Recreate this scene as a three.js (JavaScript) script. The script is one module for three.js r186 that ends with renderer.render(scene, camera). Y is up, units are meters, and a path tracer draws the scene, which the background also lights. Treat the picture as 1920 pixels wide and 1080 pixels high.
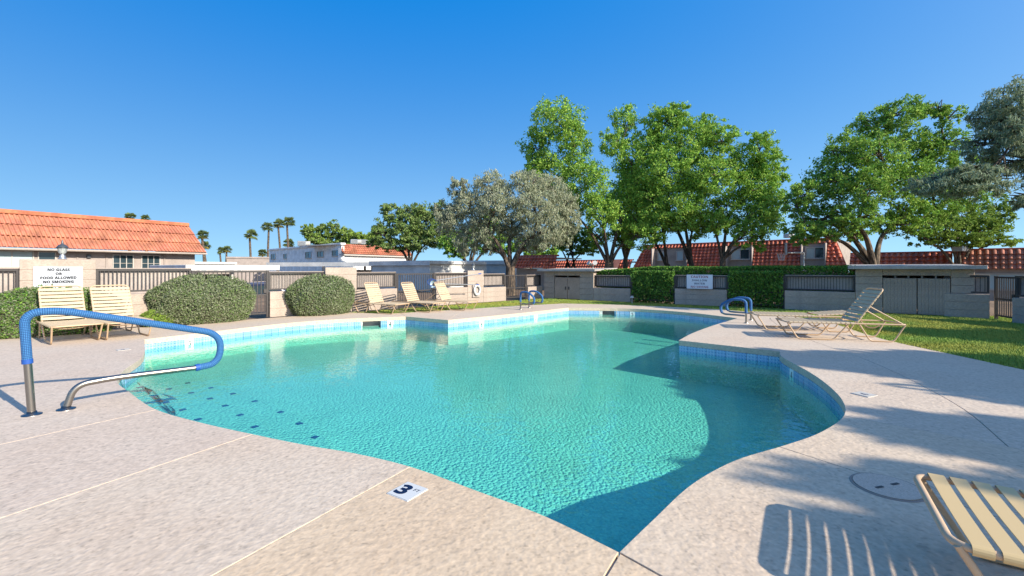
import * as THREE from 'three';
import { mergeGeometries } from 'three/addons/utils/BufferGeometryUtils.js';

// ---------------------------------------------------------------- camera, sky, sun, exposure
const scene = new THREE.Scene();
const camera = new THREE.PerspectiveCamera(64.86, 1920 / 1080, 0.05, 600);
camera.position.set(0, 1.2, 0);
camera.lookAt(0, 1.2, -10);
camera.setViewOffset(1920, 1080, 0, 37, 1920, 1080);      // shift lens: verticals stay upright
const renderer = new THREE.WebGLRenderer({ antialias: true });
renderer.setSize(1024, 576);
renderer.toneMapping = THREE.LinearToneMapping;
renderer.toneMappingExposure = 1.6;
renderer.shadowMap.enabled = true;
const SUN = new THREE.Vector3(0.724, 0.469, 0.503).normalize();
const sun = new THREE.DirectionalLight(new THREE.Color().setRGB(1, 0.92, 0.79), 4.9);
sun.name = 'sun';
sun.position.copy(SUN).multiplyScalar(60);
sun.castShadow = true;
sun.shadow.mapSize.set(4096, 4096);
Object.assign(sun.shadow.camera, { left: -40, right: 40, top: 40, bottom: -40, near: 1, far: 160 });
scene.add(sun, sun.target);
{ // clear desert sky: deep blue overhead, paler near the horizon and towards the sun
  const w = 512, h = 256, data = new Float32Array(w * h * 4);
  for (let j = 0; j < h; j++) for (let i = 0; i < w; i++) {
    const el = ((j + 0.5) / h - 0.5) * Math.PI, az = ((i + 0.5) / w - 0.5) * 2 * Math.PI;
    const d = new THREE.Vector3(Math.cos(el) * Math.cos(az), Math.sin(el), Math.cos(el) * Math.sin(az));
    const e = Math.max(0, el) * 180 / Math.PI, t = 1 - Math.exp(-e / 13);
    const g = Math.pow((1 + d.dot(SUN)) / 2, 1.6);
    const hor = [0.28, 0.51, 0.69], top = [-0.03, 0.108, 0.45], glow = [0.075, 0.125, 0.13], aureole = [0.62, 0.55, 0.45];
    for (let c = 0; c < 3; c++) data[(j * w + i) * 4 + c] = Math.max(0.002, hor[c] * (1 - t) + top[c] * t + glow[c] * g * (0.55 + 0.45 * (1 - t)) + aureole[c] * Math.pow(g, 4.5));
    data[(j * w + i) * 4 + 3] = 1;
  }
  const sky = new THREE.DataTexture(data, w, h, THREE.RGBAFormat, THREE.FloatType);
  sky.mapping = THREE.EquirectangularReflectionMapping;
  sky.magFilter = THREE.LinearFilter;
  sky.needsUpdate = true;
  scene.background = sky;
  scene.environment = sky;
}

// ---------------------------------------------------------------- helpers (x to the east, y up, third number = metres ahead, i.e. -z)
const V = (x, y, z) => new THREE.Vector3(x, y, -z);
function mulberry(a) { return () => { a |= 0; a = a + 0x6D2B79F5 | 0; let t = Math.imul(a ^ a >>> 15, 1 | a); t = t + Math.imul(t ^ t >>> 7, 61 | t) ^ t; return ((t ^ t >>> 14) >>> 0) / 4294967296; }; }
const used = {};
function numbered(name) { const k = used[name] = (used[name] ?? -1) + 1; return k ? name + '_' + String(k).padStart(3, '0') : name; }
function shade(o) { o.traverse((m) => { if (m.isMesh) { m.castShadow = true; m.receiveShadow = true; } }); return o; }
function tag(o, label, category, group) { o.userData = { label, category }; if (group) o.userData.group = group; return o; }
function thing(name, label, category, [x, y, z] = [0, 0, 0], turn = 0, group) {
  const o = new THREE.Group(); o.name = numbered(name); o.position.copy(V(x, y, z)); o.rotation.y = turn; scene.add(o);
  return tag(o, label, category, group);
}
function part(name, geometry, material, parent, x = 0, y = 0, z = 0) {
  const m = new THREE.Mesh(geometry, material); m.name = name; m.position.set(x, y, z); m.castShadow = m.receiveShadow = true; parent.add(m); return m;
}
function struct(name, geometry, material) {
  const m = new THREE.Mesh(geometry, material); m.name = name; m.userData.kind = 'structure'; m.castShadow = m.receiveShadow = true; scene.add(m); return m;
}
function dup(o, [x, y, z], turn, label) {
  const c = o.clone(); c.name = numbered(o.name.replace(/_\d{3}$/, '')); c.position.copy(V(x, y, z)); c.rotation.y = turn;
  c.userData = { ...o.userData }; if (label) c.userData.label = label; scene.add(c); return c;
}
const turnOf = (p, q) => Math.atan2(q[1] - p[1], q[0] - p[0]);
const dist = (p, q) => Math.hypot(q[0] - p[0], q[1] - p[1]);
const boxCache = {};
function box(w, h, d, bevel = 0) {      // centred box with uv in metres; bevel chamfers the edges
  const key = [w, h, d, bevel].map((v) => v.toFixed(3)).join();
  if (boxCache[key]) return boxCache[key];
  let g;
  if (bevel) {
    const b = bevel, X = w / 2, Y = h / 2, Z = d / 2, P = [], idx = [];
    for (const sx of [-1, 1]) for (const sy of [-1, 1]) for (const sz of [-1, 1]) P.push([sx * (X - b), sy * (Y - b), sz * Z], [sx * (X - b), sy * Y, sz * (Z - b)], [sx * X, sy * (Y - b), sz * (Z - b)]);
    const at = (sx, sy, sz, k) => ((sx > 0 ? 4 : 0) + (sy > 0 ? 2 : 0) + (sz > 0 ? 1 : 0)) * 3 + k;
    const tris = [];
    const poly = (list) => { // orient outward
      const c = list.reduce((a, i) => a.map((v, k) => v + P[i][k] / list.length), [0, 0, 0]);
      const A = P[list[0]], B = P[list[1]], C = P[list[2]];
      const u = B.map((v, k) => v - A[k]), v2 = C.map((v, k) => v - A[k]);
      const nn = [u[1] * v2[2] - u[2] * v2[1], u[2] * v2[0] - u[0] * v2[2], u[0] * v2[1] - u[1] * v2[0]];
      if (nn[0] * c[0] + nn[1] * c[1] + nn[2] * c[2] < 0) list = list.slice().reverse();
      for (let i = 1; i < list.length - 1; i++) tris.push(list[0], list[i], list[i + 1]);
    };
    for (const s of [-1, 1]) {
      poly([at(-1, -1, s, 0), at(1, -1, s, 0), at(1, 1, s, 0), at(-1, 1, s, 0)]);
      poly([at(-1, s, -1, 1), at(1, s, -1, 1), at(1, s, 1, 1), at(-1, s, 1, 1)]);
      poly([at(s, -1, -1, 2), at(s, 1, -1, 2), at(s, 1, 1, 2), at(s, -1, 1, 2)]);
      for (const t of [-1, 1]) {
        poly([at(-1, s, t, 0), at(1, s, t, 0), at(1, s, t, 1), at(-1, s, t, 1)]);
        poly([at(s, -1, t, 0), at(s, 1, t, 0), at(s, 1, t, 2), at(s, -1, t, 2)]);
        poly([at(s, t, -1, 1), at(s, t, 1, 1), at(s, t, 1, 2), at(s, t, -1, 2)]);
        for (const q of [-1, 1]) poly([at(s, t, q, 0), at(s, t, q, 1), at(s, t, q, 2)]);
      }
    }
    const pos = [], uv = [];
    for (let i = 0; i < tris.length; i += 3) {
      const [A, B, C] = [P[tris[i]], P[tris[i + 1]], P[tris[i + 2]]];
      const n = [0, 1, 2].map((k) => Math.abs((B[(k + 1) % 3] - A[(k + 1) % 3]) * (C[(k + 2) % 3] - A[(k + 2) % 3]) - (B[(k + 2) % 3] - A[(k + 2) % 3]) * (C[(k + 1) % 3] - A[(k + 1) % 3])));
      const k = n.indexOf(Math.max(...n));
      for (const p of [A, B, C]) { pos.push(...p); uv.push(k === 0 ? p[2] : p[0], k === 1 ? p[2] : p[1]); }
    }
    g = new THREE.BufferGeometry(); g.setAttribute('position', new THREE.Float32BufferAttribute(pos, 3)); g.setAttribute('uv', new THREE.Float32BufferAttribute(uv, 2)); g.computeVertexNormals();
  } else {
    g = new THREE.BoxGeometry(w, h, d);
    const uv = g.attributes.uv, s = [[d, h], [d, h], [w, d], [w, d], [w, h], [w, h]];
    for (let i = 0; i < uv.count; i++) { const [a, b] = s[i >> 2]; uv.setXY(i, uv.getX(i) * a, uv.getY(i) * b); }
  }
  return boxCache[key] = g;
}
function bent(points, radius, n = 6) {  // polyline with rounded corners -> dense list of points
  const out = [points[0].clone()];
  for (let i = 1; i < points.length - 1; i++) {
    const p = points[i], r = Array.isArray(radius) ? radius[i - 1] : radius;
    const a = points[i - 1].clone().sub(p), b = points[i + 1].clone().sub(p), la = a.length(), lb = b.length();
    const d = Math.min(r, la * 0.49, lb * 0.49), A = p.clone().addScaledVector(a, d / la), B = p.clone().addScaledVector(b, d / lb);
    for (let k = 0; k <= n; k++) { const t = k / n; out.push(A.clone().multiplyScalar((1 - t) * (1 - t)).addScaledVector(p, 2 * t * (1 - t)).addScaledVector(B, t * t)); }
  }
  out.push(points.at(-1).clone());
  return out;
}
function tube(points, r, seg = 8, uvLen = 0, closed = false) { // tube along a dense point list; r a number or function of 0..1; capped
  const P = closed ? points.concat([points[0]]) : points, n = P.length, pos = [], nor = [], uv = [], idx = [];
  let T = P[1].clone().sub(P[0]).normalize(), N = new THREE.Vector3(0, 1, 0); if (Math.abs(T.y) > 0.9) N.set(1, 0, 0);
  N.sub(T.clone().multiplyScalar(N.dot(T))).normalize(); let len = 0;
  for (let i = 0; i < n; i++) {
    const a = P[Math.max(0, i - 1)], b = P[Math.min(n - 1, i + 1)], t = b.clone().sub(a).normalize();
    N.sub(t.clone().multiplyScalar(N.dot(t))).normalize(); const B = t.clone().cross(N);
    if (i) len += P[i].distanceTo(P[i - 1]);
    const R = typeof r === 'function' ? r(i / (n - 1)) : r;
    for (let k = 0; k <= seg; k++) {
      const q = k / seg * Math.PI * 2, d = N.clone().multiplyScalar(Math.cos(q)).addScaledVector(B, Math.sin(q));
      pos.push(P[i].x + d.x * R, P[i].y + d.y * R, P[i].z + d.z * R); nor.push(d.x, d.y, d.z); uv.push(k / seg * (uvLen || 1), len);
      if (i < n - 1 && k < seg) { const o = i * (seg + 1) + k; idx.push(o, o + 1, o + seg + 1, o + 1, o + seg + 2, o + seg + 1); }
    }
  }
  for (const [i, s] of closed ? [] : [[0, -1], [n - 1, 1]]) {
    const c = pos.length / 3, t = P[Math.min(i + 1, n - 1)].clone().sub(P[Math.max(i - 1, 0)]).normalize().multiplyScalar(s);
    pos.push(P[i].x, P[i].y, P[i].z); nor.push(t.x, t.y, t.z); uv.push(0.5, 0.5);
    for (let k = 0; k <= seg; k++) { const o = (i * (seg + 1) + k) * 3; pos.push(pos[o], pos[o + 1], pos[o + 2]); nor.push(t.x, t.y, t.z); uv.push(0.5, 0.5); }
    for (let k = 0; k < seg; k++) s < 0 ? idx.push(c, c + 2 + k, c + 1 + k) : idx.push(c, c + 1 + k, c + 2 + k);
  }
  const g = new THREE.BufferGeometry(); g.setIndex(idx);
  g.setAttribute('position', new THREE.Float32BufferAttribute(pos, 3)); g.setAttribute('normal', new THREE.Float32BufferAttribute(nor, 3)); g.setAttribute('uv', new THREE.Float32BufferAttribute(uv, 2));
  return g;
}
const moved = (g, x, y, z, rx = 0, ry = 0, rz = 0) => { const c = g.clone(); c.applyMatrix4(new THREE.Matrix4().compose(new THREE.Vector3(x, y, z), new THREE.Quaternion().setFromEuler(new THREE.Euler(rx, ry, rz)), new THREE.Vector3(1, 1, 1))); return c; };
const plain = (list) => mergeGeometries(list.map((g) => { const c = g.index ? g.toNonIndexed() : g.clone(); for (const k of Object.keys(c.attributes)) if (!['position', 'normal', 'uv'].includes(k)) c.deleteAttribute(k); return c; }));
const spline = (pts, n) => new THREE.CatmullRomCurve3(pts, false, 'centripetal').getPoints(n);

// ---------------------------------------------------------------- procedural textures
function hash(x, y, s) { let h = Math.imul(x, 374761393) + Math.imul(y, 668265263) + Math.imul(s, 1274126177) | 0; h = Math.imul(h ^ h >>> 13, 1274126177); return ((h ^ h >>> 16) >>> 0) / 4294967296; }
function vn(x, y, p, s) { const i = Math.floor(x), j = Math.floor(y), f = x - i, g = y - j, u = f * f * (3 - 2 * f), v = g * g * (3 - 2 * g), m = (a) => ((a % p) + p) % p; const a = hash(m(i), m(j), s), b = hash(m(i + 1), m(j), s), c = hash(m(i), m(j + 1), s), d = hash(m(i + 1), m(j + 1), s); return a + (b - a) * u + (c - a) * v + (a - b - c + d) * u * v; }
function fbm(u, v, p, oct, s) { let a = 0, w = 0.5, t = 0; for (let o = 0; o < oct; o++) { a += vn(u * p, v * p, p, s + o * 7) * w; t += w; w *= 0.55; p *= 2; } return a / t; }
function cells(u, v, p, s) { const x = u * p, y = v * p, i = Math.floor(x), j = Math.floor(y); let d1 = 9, d2 = 9; for (let a = -1; a < 2; a++) for (let b = -1; b < 2; b++) { const m = ((i + a) % p + p) % p, n = ((j + b) % p + p) % p, dx = i + a + hash(m, n, s) - x, dy = j + b + hash(m, n, s + 1) - y, d = Math.hypot(dx, dy); if (d < d1) { d2 = d1; d1 = d; } else if (d < d2) d2 = d; } return [d1, d2]; }
function tex(size, fn, srgb, metres) {
  const d = new Uint8Array(size * size * 4);
  for (let j = 0; j < size; j++) for (let i = 0; i < size; i++) { const c = fn((i + 0.5) / size, (j + 0.5) / size), o = (j * size + i) * 4; for (let k = 0; k < 3; k++) d[o + k] = Math.max(0, Math.min(255, (Array.isArray(c) ? c[k] : c) * 255)); d[o + 3] = 255; }
  const t = new THREE.DataTexture(d, size, size); t.wrapS = t.wrapT = THREE.RepeatWrapping; t.magFilter = THREE.LinearFilter; t.minFilter = THREE.LinearMipmapLinearFilter; t.generateMipmaps = true;
  if (srgb) t.colorSpace = THREE.SRGBColorSpace; if (metres) t.repeat.set(1 / metres, 1 / metres); t.needsUpdate = true; return t;
}
function lettering(w, h, bg, draw) { const c = document.createElement('canvas'); c.width = w; c.height = h; const x = c.getContext('2d'); x.fillStyle = bg; x.fillRect(0, 0, w, h); draw(x, w, h); const t = new THREE.CanvasTexture(c); t.colorSpace = THREE.SRGBColorSpace; return t; }
const rgb = (r, g, b) => new THREE.Color().setRGB(r, g, b);
const std = (color, roughness = 0.8, extra = {}) => new THREE.MeshStandardMaterial({ color, roughness, ...extra });

const deckMap = tex(1024, (u, v) => { const f = fbm(u, v, 170, 2, 3), c = fbm(u, v, 6, 4, 9), sp = fbm(u, v, 160, 2, 77); const k = 0.955 + 0.10 * (f - 0.5) * 1.5 + 0.025 * (c - 0.5) - (sp < 0.34 ? (0.34 - sp) * 0.5 : 0); return [k, k * (0.985 + 0.03 * (c - 0.5)), k * (0.97 + 0.05 * (c - 0.5))]; }, true, 3.1);
const deckBump = tex(1024, (u, v) => { const a = fbm(u, v, 150, 2, 3), b = fbm(u, v, 100, 2, 21); return 0.7 * Math.min(1, Math.max(0, (a - 0.35) * 2.2)) + 0.3 * Math.min(1, Math.max(0, (b - 0.4) * 3)); }, false, 3.1);
const stuccoMap = tex(512, (u, v) => { const k = 0.93 + 0.14 * (fbm(u, v, 5, 4, 31) - 0.5) * 1.6 + 0.12 * (fbm(u, v, 90, 2, 5) - 0.5); return [k, k, k * 0.995]; }, true, 2.3);
const stuccoBump = tex(512, (u, v) => fbm(u, v, 70, 3, 8), false, 1.3);
const barkMap = tex(256, (u, v) => { const k = 0.55 + 0.75 * (fbm(u, v * 0.25, 24, 3, 2) - 0.5) + 0.3 * (fbm(u, v, 12, 3, 4) - 0.5); return [k, k * 0.95, k * 0.88]; }, true, 1);
const plasterRippleMap = tex(1024, (u, v) => { const [d] = cells(u, v, 90, 4), f = fbm(u, v, 60, 3, 12), c = fbm(u, v, 5, 3, 90); const k = 0.90 + 0.10 * (f - 0.5) + 0.10 * (0.5 - d) + 0.07 * (c - 0.5); return [k, k, k]; }, true, 2.2);  // cell speckle in the colour also stands for ripple light on the floor
const plasterBump = tex(1024, (u, v) => { const [d] = cells(u, v, 60, 4), [e] = cells(u, v, 110, 14); return Math.max(0, 1 - d * 1.1) * 0.65 + Math.max(0, 1 - e * 1.1) * 0.35; }, false, 2.4);
const waterBump = tex(1024, (u, v) => 0.5 * fbm(u, v, 18, 3, 6) + 0.5 * fbm(u + 0.37, v + 0.11, 40, 2, 16), false, 2.1);
const tileMap = tex(256, (u, v) => { const k = fbm(u, v, 8, 4, 41), m = Math.min(1, Math.max(0, (k - 0.34) * 3.2)); return [0.30 + 0.46 * m, 0.50 + 0.33 * m, 0.68 + 0.21 * m]; }, true, 0.31);
const grassMap = tex(512, (u, v) => { const f = fbm(u, v, 64, 3, 51), c = fbm(u, v, 5, 4, 57), y = fbm(u, v, 9, 3, 71); const k = 0.55 + 0.7 * (f - 0.5) + 0.35 * (c - 0.5); return [k * (0.62 + 0.5 * (y - 0.42)), k * 0.72, k * 0.24]; }, true, 2.7);
const earthMap = tex(512, (u, v) => { const k = 0.7 + 0.4 * (fbm(u, v, 50, 3, 61) - 0.5) + 0.3 * (fbm(u, v, 4, 4, 63) - 0.5); return [k, k * 0.9, k * 0.78]; }, true, 4);
const sleeveMap = tex(128, (u, v) => { const a = Math.abs(Math.sin(u * Math.PI * 8)), b = Math.abs(Math.sin(v * Math.PI * 8)); const k = Math.min(1, a * 1.7) * Math.min(1, b * 1.7); return [0.09 + 0.14 * k, 0.25 + 0.22 * k, 0.47 + 0.21 * k]; }, true);
const sleeveBump = tex(128, (u, v) => Math.min(1, Math.abs(Math.sin(u * Math.PI * 8)) * 1.5) * Math.min(1, Math.abs(Math.sin(v * Math.PI * 8)) * 1.5));
const clayMap = tex(512, (u, v) => { const k = 0.90 + 0.40 * (fbm(u, v, 9, 4, 33) - 0.5) + 0.14 * (fbm(u, v, 60, 2, 35) - 0.5); return [k, k * (0.95 + 0.1 * (fbm(u, v, 12, 2, 37) - 0.5)), k * 0.94]; }, true, 2.9);
sleeveMap.repeat.set(2, 9); sleeveBump.repeat.set(2, 9);

const M = {
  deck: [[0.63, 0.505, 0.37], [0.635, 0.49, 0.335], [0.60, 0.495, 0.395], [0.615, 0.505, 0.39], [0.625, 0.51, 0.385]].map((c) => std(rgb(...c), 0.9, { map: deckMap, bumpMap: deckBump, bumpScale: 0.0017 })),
  joint: std(rgb(0.27, 0.22, 0.18), 0.95),
  plaster: std(rgb(0.74, 0.75, 0.70), 0.7, { map: plasterRippleMap, bumpMap: plasterBump, bumpScale: 0.018 }),
  grout: std(rgb(0.72, 0.74, 0.74), 0.8),
  tiles: [[1, 1, 1], [0.82, 0.92, 1], [0.92, 1, 1], [0.75, 0.85, 0.95]].map((c) => new THREE.MeshPhysicalMaterial({ color: rgb(...c), map: tileMap, roughness: 0.25, clearcoat: 0.6, clearcoatRoughness: 0.1 })),
  whiteTile: std(rgb(0.58, 0.58, 0.56), 0.3),
  blueTile: std(rgb(0.012, 0.03, 0.16), 0.3),
  rubber: std(rgb(0.025, 0.025, 0.025), 0.8),
  plastic: std(rgb(0.40, 0.40, 0.39), 0.5),
  wall: std(rgb(0.46, 0.37, 0.305), 0.9, { map: stuccoMap, bumpMap: stuccoBump, bumpScale: 0.006 }),
  door: std(rgb(0.50, 0.365, 0.285), 0.8, { map: stuccoMap }),
  roofEdge: std(rgb(0.46, 0.42, 0.38), 0.8, { map: stuccoMap }),
  iron: std(rgb(0.045, 0.038, 0.036), 0.55),
  ironCap: std(rgb(0.46, 0.37, 0.31), 0.7),
  infill: std(rgb(0.47, 0.40, 0.36), 0.85, { map: stuccoMap }),
  steel: std(rgb(0.31, 0.285, 0.255), 0.36, { metalness: 1 }),
  sleeve: std(0xffffff, 0.6, { map: sleeveMap, bumpMap: sleeveBump, bumpScale: 0.004 }),
  sleeveEnd: std(rgb(0.012, 0.075, 0.33), 0.6),
  frame: std(rgb(0.52, 0.36, 0.22), 0.45),
  strap: std(rgb(0.50, 0.39, 0.25), 0.5),
  strapYellow: std(rgb(0.58, 0.415, 0.195), 0.5),
  clay: std(rgb(0.52, 0.215, 0.13), 0.8, { map: clayMap, side: THREE.DoubleSide }),
  clayCap: std(rgb(0.58, 0.21, 0.10), 0.8, { map: clayMap }),
  clayRed: std(rgb(0.68, 0.19, 0.10), 0.75, { map: clayMap, side: THREE.DoubleSide }),
  clayRedCap: std(rgb(0.50, 0.11, 0.06), 0.75, { map: clayMap }),
  cream: std(rgb(0.41, 0.345, 0.31), 0.9, { map: stuccoMap }),
  chalk: std(rgb(0.88, 0.88, 0.87), 0.9, { map: stuccoMap }),
  white: std(rgb(0.66, 0.655, 0.64), 0.9, { map: stuccoMap }),
  trim: std(rgb(0.47, 0.435, 0.39), 0.7),
  taupe: std(rgb(0.34, 0.29, 0.25), 0.9, { map: stuccoMap }),
  glass: new THREE.MeshPhysicalMaterial({ color: rgb(0.03, 0.05, 0.06), roughness: 0.06, specularIntensity: 1 }),
  blind: std(rgb(0.36, 0.46, 0.47), 0.5),
  blueGlass: new THREE.MeshPhysicalMaterial({ color: rgb(0.04, 0.16, 0.26), roughness: 0.08 }),
  metal: std(rgb(0.42, 0.43, 0.44), 0.4, { metalness: 0.7 }),
  lampGlass: new THREE.MeshPhysicalMaterial({ color: rgb(0.75, 0.78, 0.76), roughness: 0.15, transmission: 0.6, thickness: 0 }),
  lampBody: std(rgb(0.10, 0.11, 0.12), 0.4, { metalness: 0.5 }),
  earth: std(rgb(0.42, 0.33, 0.25), 1, { map: earthMap }),
  asphalt: std(rgb(0.06, 0.06, 0.06), 0.95),
  grass: std(rgb(0.62, 0.64, 0.55), 1, { map: grassMap }),
  bark: std(rgb(0.42, 0.34, 0.27), 0.95, { map: barkMap }),
  barkDark: std(rgb(0.22, 0.18, 0.15), 0.95, { map: barkMap }),
  leaf: new THREE.MeshPhysicalMaterial({ vertexColors: true, roughness: 0.95, transmission: 0.32, thickness: 0, side: THREE.DoubleSide, specularIntensity: 0.4 }),
  coreFill: std(rgb(0.10, 0.085, 0.06), 1),
  sign: std(rgb(0.5, 0.5, 0.51), 0.5),
};

// ---------------------------------------------------------------- the pool: its outline in plan, as smooth runs that meet in corners
const RUNS = [
  [[0.453, 1.917], [0.15, 2.203], [-0.19, 2.446], [-0.613, 2.742], [-1.016, 2.94], [-1.376, 3.07], [-1.875, 3.28], [-2.4, 3.517], [-3.02, 3.85], [-3.75, 4.43], [-4.15, 4.77], [-4.52, 5.26], [-5.01, 6.145], [-6.2, 7.65]],
  [[-6.2, 7.65], [-5.67, 8.6], [-5.34, 9.2], [-4.93, 9.9], [-4.03, 10.7], [-2.64, 11.28]],
  [[-2.64, 11.28], [-1.48, 10.5]],
  [[-1.48, 10.5], [0.112, 12.0], [1.735, 13.78]],
  [[1.735, 13.78], [3.23, 13.6], [3.97, 13.2], [4.8, 12.29], [5.42, 10.9]],
  [[5.42, 10.9], [4.55, 9.9], [4.02, 9.27], [3.275, 8.3], [2.782, 7.556]],
  [[2.782, 7.556], [3.871, 6.555]],
  [[3.871, 6.555], [3.70, 6.25], [3.57, 5.8], [3.45, 5.285], [3.253, 4.679], [2.99, 4.1], [2.7, 3.69], [2.216, 3.29], [1.799, 3.049], [1.407, 2.841], [1.0136, 2.534], [0.66, 2.15], [0.453, 1.917]],
];
const runs = RUNS.map((r) => r.length === 2 ? r : spline(r.map(([x, z]) => new THREE.Vector3(x, 0, z)), r.length * 5).map((p) => [p.x, p.z]));
const rim = []; const runStart = [];
runs.forEach((r) => { runStart.push(rim.length); for (let i = 0; i < r.length - 1; i++) rim.push(r[i]); });
function offsetRing(ring, d) { // d > 0 moves away from the water
  const n = ring.length; let area = 0; for (let i = 0; i < n; i++) { const [a, b] = ring[i], [c, e] = ring[(i + 1) % n]; area += a * e - c * b; }
  const s = Math.sign(area);
  return ring.map((p, i) => {
    const a = ring[(i + n - 1) % n], b = ring[(i + 1) % n];
    const u = [p[0] - a[0], p[1] - a[1]], v = [b[0] - p[0], b[1] - p[1]], lu = Math.hypot(...u), lv = Math.hypot(...v);
    const n1 = [u[1] / lu * s, -u[0] / lu * s], n2 = [v[1] / lv * s, -v[0] / lv * s], k = 1 + n1[0] * n2[0] + n1[1] * n2[1];
    return [p[0] + d * (n1[0] + n2[0]) / Math.max(k, 0.4), p[1] + d * (n1[1] + n2[1]) / Math.max(k, 0.4)];
  });
}
const shapeOf = (ring) => new THREE.Shape(ring.map(([x, z]) => new THREE.Vector2(x, z)));
const flat = (ring, y) => { const g = new THREE.ShapeGeometry(shapeOf(ring)); g.rotateX(-Math.PI / 2); g.translate(0, y, 0); return g; };
const floorY = (x, z) => -0.575 - 0.018 * x - 0.006 * (z - 5);
const WATER = -0.185;
const nearestRim = ([x, z]) => { let b = 0, d = 1e9; rim.forEach((p, i) => { const e = Math.hypot(p[0] - x, p[1] - z); if (e < d) { d = e; b = i; } }); return b; };

// ---------------------------------------------------------------- ground beyond the walls: level apron, then falling away
{
  const sm = (t) => { t = Math.min(1, Math.max(0, t)); return t * t * (3 - 2 * t); };
  const disc = new THREE.Shape(); disc.absarc(1, 7, 20, 0, Math.PI * 2);
  disc.holes.push(new THREE.Path([[-10.4, -2.8], [-10.4, 6.1], [-8.9, 7.6], [-6.4, 10.1], [-4.4, 12.1], [0.9, 17.4], [1.5, 17.8], [4.2, 16.0], [9.4, 12.3], [11.5, 11.3], [15.8, 8.8], [15.8, -2.8]].map((p) => new THREE.Vector2(...p))));
  const near = new THREE.ShapeGeometry(disc, 96); near.rotateX(-Math.PI / 2);
  const far = new THREE.RingGeometry(20, 320, 96, 40), p = far.attributes.position;
  for (let i = 0; i < p.count; i++) { const r = Math.hypot(p.getX(i), p.getY(i)), k = (r - 20) / 300, R = 20 + 300 * k * k; p.setXYZ(i, p.getX(i) / r * R + 1, p.getY(i) / r * R + 7, -1.1 * sm((R - 20) / 10)); }
  for (let i = 0; i < p.count; i++) far.attributes.uv.setXY(i, p.getX(i), p.getY(i));
  far.rotateX(-Math.PI / 2); far.computeVertexNormals();
  const g = mergeGeometries([near.toNonIndexed(), far.toNonIndexed()]); g.translate(0, -0.06, 0); struct('ground', g, M.earth);
}
// ---------------------------------------------------------------- deck: slabs between joints that run from the pool rim outwards
// outer edge in the same order as the rim; numbers are the joint that ends there
const OUT = [['a', -2.57, -3], ['b', -3.91, -3], ['c', -5.2, -3], ['d', -7.2, -3], [null, -10.6, -3], [null, -10.6, 6.2], ['e', -9.0, 7.8], ['f', -6.45, 10.35], [null, -4.45, 12.35], [null, -3.4, 11.95], ['g', -3.0, 12.15], ['h', -1.4, 13.25], [null, 0, 14.4], ['i', 1.75, 15.45], [null, 3.35, 15.0], [null, 4.8, 14.2], [null, 6.1, 13.2], [null, 6.6, 12.3], ['j', 7.05, 11.1], [null, 7.06, 10], [null, 6.48, 8.36], [null, 6.27, 7.6], [null, 6.2, 7.1], [null, 6.15, 6.46], [null, 6.1, 5.9], [null, 6.05, 5.3], ['k', 6.0, 0.4], [null, 6.0, -3], ['l', 5.6, -3], ['m', 4.82, -3]];
const JOINT = { a: [0.453, 1.917], b: [-0.613, 2.742], c: [-1.875, 3.28], d: [-3.02, 3.85], e: [-6.2, 7.65], f: [-4.93, 9.9], g: [-2.64, 11.28], h: [-1.48, 10.5], i: [1.735, 13.78], j: [5.42, 10.9], k: [2.7, 3.69], l: [1.799, 3.049], m: [0.453, 1.917] };
const RING = spline([[3.34, 3.05], [3.84, 3.85], [4.28, 4.85], [4.65, 5.95], [5.02, 7.73], [5.5, 9.3], [6.23, 11.0]].map(([x, z]) => new THREE.Vector3(x, 0, z)), 30).map((p) => [p.x, p.z]);   // joint that follows the rim on the lawn side
const deckRoot = new THREE.Group(); deckRoot.name = 'pool_deck'; deckRoot.userData.kind = 'structure'; scene.add(deckRoot);
function slab(ring, tone) {
  const g = new THREE.ExtrudeGeometry(shapeOf(ring), { depth: 0.085 - 0.006, bevelEnabled: true, bevelThickness: 0.003, bevelSize: 0.003, bevelOffset: -0.003, bevelSegments: 2, curveSegments: 1 });
  g.rotateX(-Math.PI / 2); g.translate(0, -0.085 + 0.003, 0);
  part('slab', g, M.deck[tone], deckRoot);
}
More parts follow.
